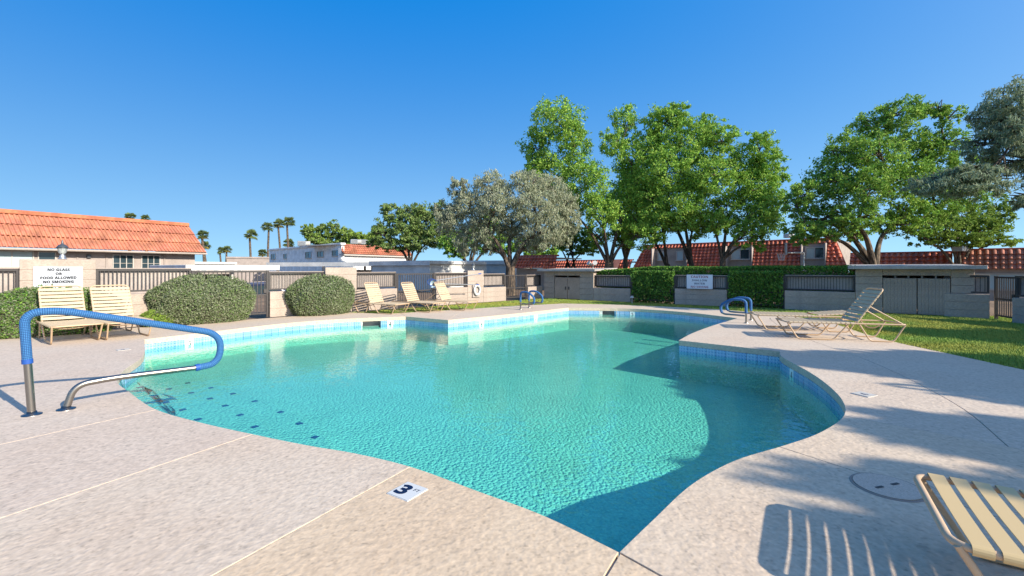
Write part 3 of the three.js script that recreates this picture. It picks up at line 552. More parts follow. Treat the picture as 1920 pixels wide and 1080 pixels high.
function smallRail(label, p, turn, h = 0.5, reach = 0.55) {
  const t = thing('grab_rail', label, 'handrail', [p[0], 0, p[1]], turn, 'pairs of low grab rails');
  const W = (a) => a.map(([x, y]) => new THREE.Vector3(x, y, 0));
  const all = bent(W([[0, 0], [0, h], [reach * 0.55, h + 0.02], [reach, h * 0.72], [reach * 0.95, 0.17], [0.03, 0.16]]), [0.1, 0.16, 0.16, 0.14], 6);
  part('pipe', tube(all, 0.02, 10), M.steel, t);
  part('sleeve', tube(spline([new THREE.Vector3(0, 0.22, 0), ...all.slice(1, -4)], 60), 0.029, 14), M.sleeve, t);
  part('flange', new THREE.CylinderGeometry(0.045, 0.05, 0.014, 16), M.steel, t, 0, 0.007, 0);
}
smallRail('blue sleeved grab rail at the far deck, on the side of the lounge chairs', [0.249, 13.247], Math.atan2(-0.7, 0.71));
smallRail('blue sleeved grab rail at the far deck, on the side of the double door shed', [0.519, 13.784], Math.atan2(-0.7, 0.71));
smallRail('blue sleeved grab rail at the deep end, nearer the upright lounge chair', [5.115, 9.903], Math.atan2(0.72, -0.7));
smallRail('blue sleeved grab rail at the deep end, farther from the upright lounge chair', [5.514, 10.462], Math.atan2(0.72, -0.7));

// ---------------------------------------------------------------- lounge chairs: tube frame, vinyl straps, trapezoid legs
const strapGeo = (w) => { // strap across z, ends curled round the rails
  const s = new THREE.Shape(), h = 0.3, t = 0.004, r = 0.019; const P = [];
  for (let k = 0; k <= 6; k++) { const a = -0.9 + k / 6 * 2.47; P.push([-h - Math.cos(a) * r, Math.sin(a) * r]); }
  for (let k = 1; k < 5; k++) P.push([-h + 0.6 * k / 5, r - 0.006 * Math.sin(Math.PI * k / 5)]);
  for (let k = 0; k <= 6; k++) { const a = 1.57 - k / 6 * 2.47; P.push([h + Math.cos(a) * r, Math.sin(a) * r]); }
  const inner = P.map(([x, y], i) => { const a = P[Math.max(0, i - 1)], b = P[Math.min(P.length - 1, i + 1)], l = Math.hypot(b[0] - a[0], b[1] - a[1]); return [x + (b[1] - a[1]) / l * t, y - (b[0] - a[0]) / l * t]; }).reverse();
  [...P, ...inner].forEach(([x, y], i) => i ? s.lineTo(x, y) : s.moveTo(x, y));
  const g = new THREE.ExtrudeGeometry(s, { depth: w, bevelEnabled: false }); g.translate(0, 0, -w / 2); g.rotateY(-Math.PI / 2); return g; // local: x along the chair, z across
};
const strapG = strapGeo(0.052);
function makeChaise(label, p, facing, backDeg, group, size = 1, strapMat = M.strap) { // p: ground under the hinge, facing: direction of the feet
  const t = thing('lounge_chair', label, 'lounge chair', [p[0], 0, p[1]], Math.atan2(facing[1], facing[0]), group), y = 0.29, w = 0.3, f = 1.05, b = -0.68;
  t.scale.setScalar(size); const v = (x, yy, z) => new THREE.Vector3(x, yy, z);
  part('seat_frame', tube(bent([v(b + 0.2, y, w), v(f, y, w), v(f, y, -w), v(b, y, -w), v(b, y, w), v(b + 0.2, y, w)], 0.07, 5), 0.013, 10), M.frame, t);
  for (const s of [-1, 1]) for (const [x0, x1] of [[1.035, 0.12], [-0.02, -0.665]]) part('leg', tube(bent([v(x0, y, s * (w - 0.005)), v(x0 - (x0 - x1) * (x0 > 0.5 ? 0.18 : 0.25), 0.013, s * (w - 0.02)), v(x1 + (x0 - x1) * 0.24, 0.013, s * (w - 0.02)), v(x1, y, s * (w - 0.005))], 0.05, 4), 0.0125, 8), M.frame, t);
  for (const [x0, q] of [[0.55, 0.05], [-0.3, 0.05]]) part('cross_bar', tube(spline([v(x0, y - 0.02, w), v(x0, y - 0.075, w * 0.5), v(x0, y - 0.09, 0), v(x0, y - 0.075, -w * 0.5), v(x0, y - 0.02, -w)], 12), 0.010, 7), M.frame, t);
  const g = new THREE.BufferGeometry();
  const n = 14; for (let i = 0; i < n; i++) part('seat_strap', strapG, strapMat, t, 0.075 + i * 0.0695, y, 0);
  const back = new THREE.Group(); back.name = 'backrest'; back.position.set(0, y + 0.005, 0); back.rotation.z = -backDeg * Math.PI / 180; t.add(back);
  const bl = 0.68; // along -x of the back group
  part('back_frame', tube(bent([v(0.02, 0, w - 0.03), v(-bl * 0.5, 0.015, w - 0.03), v(-bl, 0, w - 0.03), v(-bl, 0, -w + 0.03), v(-bl * 0.5, 0.015, -w + 0.03), v(0.02, 0, -w + 0.03)], [0.2, 0.08, 0.08, 0.2], 6), 0.013, 10), M.frame, back);
  for (let i = 0; i < 9; i++) { const m = part('back_strap', strapG, strapMat, back, -0.045 - i * 0.0695, 0.008, 0); m.scale.z = 0.9; }
  const a = backDeg * Math.PI / 180; 
  if (backDeg > 20) for (const s of [-1, 1]) part('back_strut', tube([v(-Math.cos(a) * 0.34, y + Math.sin(a) * 0.34, s * (w - 0.05)), v(b + 0.05, y + 0.01, s * (w - 0.012))], 0.010, 7), M.frame, t);
  return t;
}
const cg = 'strap lounge chairs round the pool';
const F1 = [0.8, -0.6];
makeChaise('upright strap lounge chair in front of the no glass sign', [-7.74, 7.84], F1, 60, cg);
makeChaise('upright strap lounge chair beside the leafy end of the large dome shrub', [-7.27, 8.29], F1, 59, cg);
makeChaise('upright strap lounge chair next to the smaller dome shrub', [-3.68, 12.35], [0.88, -0.47], 66, cg, 0.88);
makeChaise('upright strap lounge chair in the middle of a row of three', [-2.78, 12.8], [0.88, -0.47], 64, cg, 0.88);
makeChaise('upright strap lounge chair under the rescue poles, last of its row', [-1.92, 13.3], [0.9, -0.44], 62, cg, 0.88);
makeChaise('upright strap lounge chair on the deck edge by the lawn', [5.75, 7.73], [-0.97, 0.25], 56, cg);
makeChaise('strap lounge chair laid flat beside an upright one near the lawn', [5.85, 8.85], [-0.97, 0.25], 5, cg);
{ // the flat one close by
  const W = [0.32, 0.5], head = [0.842, -0.539];
  const mid = [(1.773 + 1.45) / 2, (1.996 + 1.496) / 2], p = [mid[0] + head[0] * 1.05, mid[1] + head[1] * 1.05];
  makeChaise('yellow strap lounge chair laid flat beside the round deck cover', p, [-head[0], -head[1]], 0, cg, 1, M.strapYellow);
}
// ---------------------------------------------------------------- small things set in the deck
{
  const map = lettering(256, 256, '#c9c8c2', (x) => { x.fillStyle = '#0c1030'; x.strokeStyle = '#0c1030'; x.lineWidth = 16; x.font = 'bold 220px sans-serif'; x.fillText('3', 20, 208); x.strokeText('3', 20, 208); x.font = 'bold 60px sans-serif'; x.fillStyle = '#20222e'; x.fillText('FT', 160, 104); });
  const c = [-0.56, 2.434], t = thing('depth_marker', 'white square depth tile reading three feet on the deck', 'depth marker', [c[0], 0.001, c[1]], 0);
  const th = Math.atan2(0.13, 0.07);
  t.rotation.y = Math.atan2(-0.0694, 0.108);
  part('tile', box(0.155, 0.006, 0.155, 0.002), M.whiteTile, t, 0, 0, 0);
  const pr = part('print', new THREE.PlaneGeometry(0.15, 0.15).rotateX(-Math.PI / 2), std(0xffffff, 0.4, { map }), t, 0, 0.0048, 0);
}
for (const [x, z, a, lab] of [[...[3.342, 4.304], 0.4, 'small white depth tile on the deck beside the curved rim'], [...[-5.718, 6.667], 0.9, 'small pale depth tile on the deck behind the step rail']]) {
  const t = thing('depth_marker', lab, 'depth marker', [x, 0.001, z], a); part('tile', box(0.155, 0.01, 0.155, 0.002), M.trim, t);
  part('print', new THREE.PlaneGeometry(0.14, 0.14).rotateX(-Math.PI / 2), std(0xffffff, 0.4, { map: lettering(64, 64, '#c4bdb2', (q) => { q.fillStyle = '#23284a'; q.font = 'bold 46px sans-serif'; q.fillText('4', 16, 50); }) }), t, 0, 0.0068, 0);
}
{
  const c = [2.06, 2.488], t = thing('deck_cover', 'round skimmer cover set flush in the deck with two dark strips for slots', 'cover', [c[0], 0, c[1]], 0.3);
  part('collar', new THREE.LatheGeometry([[0.154, 0.001], [0.156, 0.004], [0.166, 0.0035], [0.168, 0.0005]].map(([a, b]) => new THREE.Vector2(a, b)), 40), M.joint, t);
  part('lid', new THREE.CylinderGeometry(0.152, 0.152, 0.008, 40), M.deck[2], t, 0, 0.003, 0);
  for (const s of [-1, 1]) part('dark_slot_strip', box(0.05, 0.004, 0.016), M.iron, t, s * 0.06, 0.0075, 0);  // dark strips laid on the lid stand for the shade inside slots
}

// ---------------------------------------------------------------- foliage
function leaves(rnd, place, count, size, aspect, cols, droop = 0.3, flatness = 0) { // leaf-sized folded diamonds; place() -> [x, y, z-up coordinates relative to base, outward normal]
  const pos = new Float32Array(count * 18), col = new Float32Array(count * 18), d = new THREE.Vector3(), s = new THREE.Vector3(), n = new THREE.Vector3();
  for (let i = 0; i < count; i++) {
    const c = place(rnd);
    d.set(rnd() * 2 - 1, rnd() * 2 - 1 - droop, rnd() * 2 - 1).normalize();
    n.set(rnd() * 2 - 1, rnd() * 2 - 1, rnd() * 2 - 1); if (c[3]) n.lerp(c[3], flatness);
    s.crossVectors(d, n).normalize();
    const L = size * (0.6 + 0.8 * rnd()), w = L * aspect * 0.5, h = L / 2;
    const f = n.copy(d).cross(s).multiplyScalar(w * 0.5);
    const A = [c[0] - d.x * h, c[1] - d.y * h, c[2] - d.z * h], B = [c[0] + s.x * w + f.x, c[1] + s.y * w + f.y, c[2] + s.z * w + f.z], C = [c[0] + d.x * h, c[1] + d.y * h, c[2] + d.z * h], D = [c[0] - s.x * w + f.x, c[1] - s.y * w + f.y, c[2] - s.z * w + f.z];
    pos.set([...A, ...B, ...C, ...A, ...C, ...D], i * 18);
    const k = cols[Math.floor(rnd() * cols.length)], v = 0.75 + 0.5 * rnd();
    for (let q = 0; q < 6; q++) col.set([k[0] * v, k[1] * v, k[2] * v], i * 18 + q * 3);
  }
  const g = new THREE.BufferGeometry(); g.setAttribute('position', new THREE.BufferAttribute(pos, 3)); g.setAttribute('color', new THREE.BufferAttribute(col, 3)); g.computeVertexNormals();
  return g;
}
const COL = {
  ash: [[0.221, 0.403, 0.054], [0.288, 0.475, 0.069], [0.164, 0.333, 0.045], [0.383, 0.522, 0.087]],
  ashDark: [[0.143, 0.270, 0.044], [0.185, 0.329, 0.055], [0.256, 0.376, 0.064]],
  olive: [[0.330, 0.360, 0.230], [0.400, 0.420, 0.270], [0.260, 0.300, 0.170], [0.450, 0.450, 0.310]],
  acacia: [[0.270, 0.330, 0.200], [0.350, 0.400, 0.260], [0.210, 0.270, 0.150]],
  mid: [[0.151, 0.256, 0.059], [0.213, 0.322, 0.068], [0.278, 0.342, 0.118], [0.128, 0.191, 0.059]],
  hedge: [[0.100, 0.233, 0.032], [0.135, 0.292, 0.036], [0.202, 0.330, 0.054], [0.067, 0.166, 0.026]],
  sage: [[0.20, 0.24, 0.12], [0.26, 0.29, 0.165], [0.15, 0.19, 0.085], [0.31, 0.33, 0.21], [0.16, 0.24, 0.07]],
  lime: [[0.207, 0.305, 0.036], [0.156, 0.254, 0.036], [0.246, 0.343, 0.060]],
  palm: [[0.136, 0.193, 0.056], [0.181, 0.237, 0.070], [0.106, 0.148, 0.042]],
};
function tree(name, label, group, { base, r, fork, blobs, n, size, aspect = 0.45, cols, bark = M.bark, droop = 0.35, seed, stems = 1, lump = 0.3, limbR = 0.42 }) {
  const rnd = mulberry(seed), t = thing(name, label, 'tree', base, 0, group), B = V(...base);
  const bl = blobs.map(([x, y, z, a, b]) => ({ c: V(x, y, z).sub(B), a, b }));
  const heads = [];
  for (let s = 0; s < stems; s++) {
    const a = s / stems * 6.28 + 0.4, off = stems > 1 ? r * 0.9 : 0, top = new THREE.Vector3(Math.cos(a) * off * 2.6, fork, Math.sin(a) * off * 2.6);
    const pts = spline([new THREE.Vector3(Math.cos(a) * off, -0.15, Math.sin(a) * off), new THREE.Vector3(Math.cos(a) * off * 1.2 + (rnd() - 0.5) * 0.1, fork * 0.5, Math.sin(a) * off * 1.2), top], 10);
    part('trunk', tube(pts, (u) => r * (1.25 - 0.45 * Math.min(1, u * 2.5) - 0.1 * u) * (stems > 1 ? 0.7 : 1), 10, 2), bark, t); heads.push(top);
  }
  const mains = [];
  bl.slice().sort((p, q) => p.c.distanceTo(heads[0]) - q.c.distanceTo(heads[0])).forEach((b, i) => {
    let h = heads[i % heads.length]; const first = mains.length < 5 || !mains.length;
    if (!first) { let d = h.distanceTo(b.c) * 0.75; for (const q of mains) for (const u of [4, 6, 8]) { const e = q[u].distanceTo(b.c); if (e < d) { d = e; h = q[u]; } } }
    const m = h.clone().lerp(b.c, 0.45); m.y += 0.12 * h.distanceTo(b.c); m.x += (rnd() - 0.5) * 0.3; m.z += (rnd() - 0.5) * 0.3;
    const R = (first ? Math.min(r * 0.48, 0.05 + 0.05 * b.a) : Math.min(r * 0.22, 0.02 + 0.025 * b.a)) * (limbR / 0.42);
    const path = spline([first ? h.clone().setY(h.y - r * 0.5) : h, m, b.c], 9); mains.push(path);
    part('limb', tube(path, (u) => R * (1 - 0.75 * u), 7, 1), bark, t);
    const tw = []; for (let k = 0; k < 7; k++) { const u = rnd() * 6.28, e = (rnd() - 0.25) * 1.3, q = 0.75 + 0.2 * rnd(), end = new THREE.Vector3(Math.cos(u) * Math.cos(e) * b.a, Math.sin(e) * b.b, Math.sin(u) * Math.cos(e) * b.a).multiplyScalar(q).add(b.c); const st = m.clone().lerp(b.c, 0.2 + 0.8 * rnd()), md = st.clone().lerp(end, 0.5); md.y += 0.1 * b.a; tw.push(tube([st, md, end], (u2) => R * 0.4 * (1 - 0.75 * u2) + 0.004, 5)); }
    part('branches', plain(tw), bark, t);
  });
  const weight = bl.map((b) => Math.pow(b.a * b.a * b.b, 0.72)), total = weight.reduce((x, y) => x + y, 0), lumps = [];
  bl.forEach((b, i) => { const k = Math.max(8, Math.round(weight[i] / total * n / 34)); for (let j = 0; j < k; j++) { const u = rnd() * 6.283, e = Math.asin(rnd() * 2 - 1), q = Math.pow(0.12 + 0.88 * rnd(), 0.45) * (0.82 + 0.3 * rnd()); lumps.push([b.c.x + Math.cos(u) * Math.cos(e) * b.a * q, b.c.y + Math.sin(e) * b.b * q, b.c.z + Math.sin(u) * Math.cos(e) * b.a * q, b.a * lump * (0.6 + 0.7 * rnd()), b.b * lump * (0.5 + 0.6 * rnd())]); } });
  const g3 = () => (rnd() + rnd() + rnd()) / 1.5 - 1;
  const place = () => { const l = lumps[Math.floor(rnd() * lumps.length)]; return [l[0] + g3() * l[3], l[1] + g3() * l[4], l[2] + g3() * l[3]]; };
  part('crown', leaves(rnd, place, n, size, aspect, cols, droop), M.leaf, t);
  return t;
}
const ashG = 'tall green trees behind the hedge';
tree('ash_tree', 'tall leafy green tree forking low, behind the double door shed', ashG, { base: [5.139, -0.4, 24], r: 0.34, fork: 1.9, seed: 11, n: 40000, size: 0.14, cols: COL.ash, blobs: [[2.35, 8.886, 23.5, 1.382, 1.272], [1.297, 7.772, 24.5, 0.98, 1.095], [3.388, 7.779, 24, 1.016, 1.242], [2.153, 6.31, 24.4, 1.608, 1.263], [3.854, 5.55, 23.4, 1.376, 1.266], [6.222, 8.956, 24.6, 0.926, 1.158], [5.253, 7.642, 23.5, 0.829, 0.94], [6.353, 6.932, 24, 1.129, 1.242], [4.6, 3.987, 23, 1.028, 1.082], [6.485, 5.178, 24.5, 1.268, 1.268], [2.918, 4.643, 24.8, 1.109, 0.992], [6.687, 2.92, 23.2, 0.983, 0.928], [4.612, 3.016, 24.5, 0.749, 0.749], [1.129, 6.649, 24, 0.678, 0.678]] });
tree('ash_tree', 'slender leafy tree standing behind the forked tree', ashG, { base: [6.766, -0.4, 27], r: 0.2, fork: 2.2, seed: 12, n: 15000, size: 0.15, cols: COL.ashDark, blobs: [[6.829, 3.519, 27, 1.08, 1.08], [8.1, 4.631, 27, 1.271, 1.398], [6.035, 4.948, 27, 1.08, 1.08], [7.465, 6.378, 27, 1.271, 1.398], [6.632, 3.238, 27.5, 0.647, 0.776]] });
tree('ash_tree', 'tall leafy tree with twin dark trunks behind the caution sign', ashG, { base: [8.681, -0.3, 23.5], r: 0.26, fork: 1.7, stems: 2, seed: 13, n: 40000, size: 0.14, cols: COL.ash, bark: M.barkDark, blobs: [[8.014, 8.876, 23.9, 1.068, 0.956], [8.571, 9.162, 23.5, 0.829, 0.664], [8.929, 7.64, 23, 1.191, 1.245], [7.482, 7.638, 24, 1.073, 1.129], [7.779, 6.109, 22.8, 1.341, 1.234], [9.882, 6.085, 24, 1.242, 1.355], [7.188, 4.877, 23.5, 1.327, 1.272], [8.546, 4.218, 22.7, 1.282, 1.228], [7.576, 3.446, 23, 1.028, 0.866], [9.701, 3.674, 23.9, 0.956, 0.9], [6.44, 3.384, 23.8, 0.84, 0.84]] });
tree('ash_tree', 'tall leafy tree with a pale trunk between the two hedge gates', ashG, { base: [10.456, -0.3, 22.5], r: 0.2, fork: 2.0, seed: 14, n: 35000, size: 0.135, cols: COL.ash, blobs: [[10.012, 8.181, 23, 0.812, 0.866], [10.324, 7.5, 22.5, 0.9, 0.953], [12.145, 7.155, 22.2, 0.836, 0.836], [11.771, 6.422, 23, 1.082, 1.082], [12.706, 6.309, 22.5, 0.847, 0.9], [9.835, 5.678, 22, 1.087, 1.139], [11.912, 5.118, 22.5, 1.271, 1.112], [13.471, 5.861, 22.9, 0.593, 0.593], [11.006, 3.999, 23.1, 1.196, 1.087], [12.109, 3.596, 21.9, 0.979, 1.031], [9.88, 3.358, 22.1, 0.728, 0.78], [11.285, 2.816, 21.8, 0.616, 0.667], [12.838, 4.324, 22.5, 0.9, 0.9], [12.035, 2.442, 22, 0.466, 0.569]] });
tree('ash_tree', 'wide spreading green tree with thick forked trunk above the long shed', ashG, { base: [14.4, -0.2, 18], r: 0.46, fork: 1.5, seed: 15, n: 56000, size: 0.118, cols: [...COL.ash, ...COL.ashDark], limbR: 0.6, blobs: [[14.64, 7.078, 18.3, 0.861, 0.732], [15.201, 7.197, 17.7, 0.833, 0.625], [17.008, 7.616, 18.3, 0.603, 0.431], [17.365, 7.299, 18, 0.551, 0.466], [13.129, 5.816, 18, 0.932, 0.847], [14.022, 5.56, 17.4, 1.024, 0.942], [16.541, 6.271, 18.5, 1.001, 0.871], [17.365, 6.134, 18, 0.762, 0.762], [12.918, 4.709, 18.3, 1.033, 0.99], [13.355, 4.195, 17.2, 1.052, 0.931], [15.029, 4.556, 17.5, 1.029, 0.947], [17.194, 4.965, 18.5, 0.958, 0.914], [11.647, 4.122, 18, 0.72, 0.678], [11.473, 3.754, 18.4, 0.52, 0.563], [12.624, 3.224, 18.5, 0.914, 0.653], [13.101, 3.104, 17.4, 0.942, 0.614], [11.647, 2.746, 18, 0.762, 0.508], [16.106, 3.442, 18.5, 0.871, 0.74], [17.915, 3.81, 18.8, 0.796, 0.752], [19.224, 4.396, 19, 0.76, 0.76], [19.447, 5.291, 19, 0.671, 0.76], [12.078, 2.512, 17.7, 0.625, 0.416], [13.638, 2.564, 18.4, 0.736, 0.39], [15.536, 3.016, 18.6, 0.875, 0.525], [16.65, 2.898, 18.5, 0.653, 0.435], [11.435, 2.322, 18, 0.466, 0.296]] });
tree('shade_tree', 'bright green rounded tree low behind the long shed roof', 'trees far behind the walls', { base: [22.729, -0.3, 23], r: 0.2, fork: 1.2, seed: 16, n: 12000, size: 0.16, cols: COL.lime, blobs: [[21.647, 3.311, 23, 1.082, 0.812], [23.224, 3.771, 23.5, 1.216, 0.94], [23.812, 3.175, 23, 0.974, 0.758], [20.835, 2.769, 23, 0.649, 0.487], [25.266, 4.06, 23.6, 0.722, 1.111], [22.729, 2.634, 23, 1.353, 0.433], [24.624, 2.58, 23, 0.92, 0.325]] });
tree('shade_tree', 'multi stemmed bare-legged tree behind the double door shed roof', 'trees far behind the walls', { base: [3.753, -0.6, 29], r: 0.16, fork: 1.5, stems: 4, seed: 17, n: 7000, size: 0.17, cols: COL.ashDark, bark: M.barkDark, blobs: [[2.9, 2.838, 29, 0.887, 0.614], [4.265, 3.008, 29, 0.955, 0.751], [3.582, 3.52, 29, 0.887, 0.614], [4.947, 2.496, 29, 0.682, 0.546], [2.388, 3.349, 29, 0.682, 0.546], [3.924, 2.326, 29, 0.682, 0.341]] });
tree('olive_tree', 'silvery grey green willowy tree with forked trunk beside the gate', 'silvery trees', { base: [-0.074, -0.2, 21], r: 0.3, fork: 1.45, seed: 18, n: 60000, size: 0.115, aspect: 0.3, droop: 1.2, cols: COL.olive, bark: M.bark, limbR: 0.6, blobs: [[-0.988, 4.98, 21, 0.889, 0.692], [0.606, 5.029, 20.6, 0.969, 0.63], [1.754, 4.909, 21.3, 0.902, 0.702], [-2.471, 4.856, 21, 0.544, 0.593], [-2.005, 4.157, 21.3, 0.902, 0.752], [-0.6, 4.032, 20.4, 1.008, 0.768], [0.965, 3.925, 20.5, 1.109, 0.868], [2.347, 4.115, 21, 0.791, 0.791], [2.718, 3.374, 21, 0.544, 0.741], [-2.782, 3.426, 21.5, 0.86, 0.911], [-1.359, 3.127, 21, 0.84, 0.889], [0, 3.081, 21.9, 0.928, 0.721], [1.454, 2.969, 20.6, 1.018, 0.872], [2.471, 2.756, 21, 0.494, 0.593], [-2.14, 2.408, 21.4, 0.655, 0.705], [-1.016, 2.166, 21.6, 0.508, 0.457], [1.002, 2.403, 21.3, 0.852, 0.551], [-3.304, 3.944, 21.6, 0.508, 0.559]] });
tree('shade_tree', 'dark green tree rising behind the white garages', 'trees far behind the walls', { base: [-8.941, -1.2, 40], r: 0.3, fork: 2.6, seed: 19, n: 22000, size: 0.23, cols: COL.mid, bark: M.barkDark, blobs: [[-10.588, 6.047, 40, 1.129, 0.941], [-8.706, 6.047, 40, 1.318, 0.941], [-11.294, 4.4, 40, 1.224, 1.224], [-9.412, 4.635, 40, 1.506, 1.224], [-7.529, 5.106, 40, 1.412, 1.6], [-6.353, 6.282, 40, 0.847, 1.035], [-6.824, 3.929, 40, 1.318, 1.129], [-8.471, 3.459, 40, 1.412, 0.847], [-10.353, 3.224, 40, 1.412, 0.659], [-5.882, 4.635, 40, 1.129, 1.412], [-12.235, 3.459, 40, 0.753, 0.659]] });
tree('shade_tree', 'pale green rounded tree behind the white apartment house', 'trees far behind the walls', { base: [-25.529, -1.2, 62], r: 0.3, fork: 3, seed: 20, n: 9000, size: 0.36, cols: [...COL.lime, ...COL.mid], blobs: [[-26.988, 5.795, 62, 1.605, 1.313], [-24.8, 6.379, 62, 1.459, 1.313], [-22.976, 5.795, 62, 1.459, 1.167], [-28.082, 6.525, 62, 0.875, 0.729], [-26.259, 4.701, 62, 1.896, 0.875], [-23.706, 4.482, 62, 1.751, 0.875]] });
tree('shade_tree', 'low yellow green tree beside the orange tiled apartment roof', 'trees far behind the walls', { base: [-19.765, -1.2, 60], r: 0.25, fork: 3, seed: 21, n: 5000, size: 0.36, cols: COL.lime, blobs: [[-20.471, 5.294, 60, 1.271, 0.847], [-18.706, 5.082, 60, 1.412, 0.988], [-19.765, 4.376, 60, 1.553, 0.706]] });
tree('shade_tree', 'green tree seen through the silvery tree, behind the garages', 'trees far behind the walls', { base: [-3.2, -0.9, 34], r: 0.25, fork: 2, seed: 22, n: 11000, size: 0.22, cols: COL.ash, blobs: [[-4.4, 3.12, 34, 1.2, 0.88], [-2.6, 3.32, 34, 1.36, 1.04], [-0.8, 3.12, 34, 1.2, 0.88], [1, 2.72, 34, 1.36, 0.72], [2.4, 2.52, 34, 1.2, 0.64], [-1.8, 4.52, 34, 1.2, 1.04], [-4, 2.32, 34, 0.96, 0.4]] });
tree('acacia_tree', 'feathery grey green tree leaning in over the lawn corner wall', 'silvery trees', { base: [14.8, -0.1, 9.6], r: 0.22, fork: 1.9, seed: 23, n: 44000, size: 0.115, aspect: 0.2, droop: 0.8, cols: COL.acacia, bark: M.barkDark, limbR: 0.5, blobs: [[11.22, 4.896, 10.2, 0.6, 0.48], [11.118, 4.634, 10.5, 0.494, 0.445], [11.176, 4.176, 10, 0.588, 0.471], [10.974, 4.043, 10.6, 0.524, 0.374], [10.094, 3.133, 10.4, 0.734, 0.318], [9.574, 3.09, 10.5, 0.445, 0.247], [10.68, 3.096, 10.2, 0.576, 0.36], [11.674, 3.708, 10.5, 0.568, 0.371], [12, 4.476, 10.2, 0.72, 0.72], [12.84, 3.63, 10.7, 0.755, 0.629], [13.08, 4.116, 10.2, 1.08, 0.96], [13.718, 2.983, 10.6, 0.873, 0.624], [10.26, 3.336, 10.2, 0.48, 0.24], [11.58, 2.736, 10.2, 0.36, 0.264]] });
// trees on the near side of the lawn, outside the view, whose shade lies across deck and grass
const shadeTree = (label, seed, base, blobs) => tree('garden_tree', label, 'garden trees on the near lawn', { base, r: 0.12, fork: 1.1, seed, n: 46000, size: 0.21, cols: COL.ashDark, lump: 0.36, blobs });
shadeTree('dense garden tree with two heads on the lawn behind the flat lounge chair', 31, [10.3, -0.03, -2.45], [[10.7, 4.45, -1.85, 0.68, 0.62], [9.8, 4.6, -3.1, 0.72, 0.65], [10.3, 4.0, -2.45, 0.75, 0.6], [10.7, 3.6, -1.85, 0.9, 0.65], [9.8, 3.7, -3.05, 0.9, 0.65], [9.5, 4.0, -3.5, 0.6, 0.6], [10.35, 3.1, -2.45, 0.95, 0.6], [10.7, 2.6, -1.8, 1.0, 0.6], [9.8, 2.7, -3.1, 1.0, 0.6], [10.3, 2.0, -2.45, 1.0, 0.55]]);
shadeTree('dense round garden tree in the middle of the near lawn', 32, [11.0, -0.03, 1.2], [[11.0, 4.1, 1.2, 0.75, 0.65], [11.35, 3.4, 1.65, 0.95, 0.7], [10.7, 3.3, 0.75, 0.95, 0.7], [11.3, 2.5, 1.6, 1.05, 0.6], [10.7, 2.4, 0.7, 1.0, 0.6], [11.0, 1.8, 1.2, 1.1, 0.5]]);
shadeTree('dense garden tree at the lawn edge near the long railing', 33, [15.0, -0.03, 3.5], [[15.0, 4.3, 3.5, 0.7, 0.7], [15.3, 3.5, 3.9, 0.95, 0.7], [14.7, 3.4, 3.1, 0.95, 0.7], [15.2, 2.5, 3.9, 1.0, 0.6], [14.8, 2.4, 3.0, 1.0, 0.6]]);

const bulge = (y) => y > 0.42 ? Math.sqrt(Math.max(0, 1 - Math.pow((y - 0.42) / 0.58, 2.3))) : 1 - 0.26 * Math.pow((0.42 - y) / 0.42, 1.6);
function shrub(label, p, rx, h, n, size, cols, seed, group, rz = rx * 0.8, turn = Math.PI / 4) {
  const rnd = mulberry(seed), t = thing('dome_shrub', label, 'shrub', [p[0], 0, p[1]], turn, group);
  const place = (r) => { const u = r() * 6.283, s = r(), y = Math.pow(s, 0.8), k = bulge(y), q = 0.91 + 0.11 * r() + 0.045 * Math.sin(u * 5 + y * 7) * Math.sin(u * 3) + 0.13 * (vn(u * 3 + 20, y * 5, 997, 17) - 0.5) + (r() < 0.012 ? 0.06 * r() : 0); return [Math.cos(u) * k * rx * q, Math.max(0.01, y * h * q), Math.sin(u) * k * rz * q, new THREE.Vector3(Math.cos(u) * k, y, Math.sin(u) * k)]; };
  part('foliage', leaves(rnd, place, n, size, 0.55, cols, 0, 0.35), M.leaf, t);
  const core = new THREE.SphereGeometry(1, 32, 20, 0, Math.PI * 2, 0, Math.PI / 2), pp = core.attributes.position;
  for (let i = 0; i < pp.count; i++) { const y = pp.getY(i), k = bulge(y), a = Math.atan2(pp.getZ(i), pp.getX(i)); pp.setXYZ(i, Math.cos(a) * k * rx * 0.88, y * h * 0.9, Math.sin(a) * k * rz * 0.88); }
  core.computeVertexNormals(); part('filler_core', core, M.coreFill, t);  // added solid dark core, closes the gaps behind the leaves
  return t;
}
shrub('large clipped dome shrub in front of the picket gate', [-6.844, 10.099], 1.0, 1.02, 34000, 0.04, COL.sage, 41, 'clipped dome shrubs', 0.62);
shrub('smaller clipped dome shrub against a tan block pillar', [-4.981, 11.86], 0.86, 1.0, 27000, 0.042, COL.sage, 42, 'clipped dome shrubs', 0.6);
shrub('green clipped shrub behind the lounge chair under the sign', [-8.27, 8.17], 0.98, 0.84, 24000, 0.04, [...COL.sage, ...COL.hedge], 43, 'clipped dome shrubs', 0.34);
shrub('little bright green shrub tucked against the large dome shrub', [-7.333, 9.444], 0.34, 0.34, 3500, 0.045, COL.lime, 44, null, 0.26);
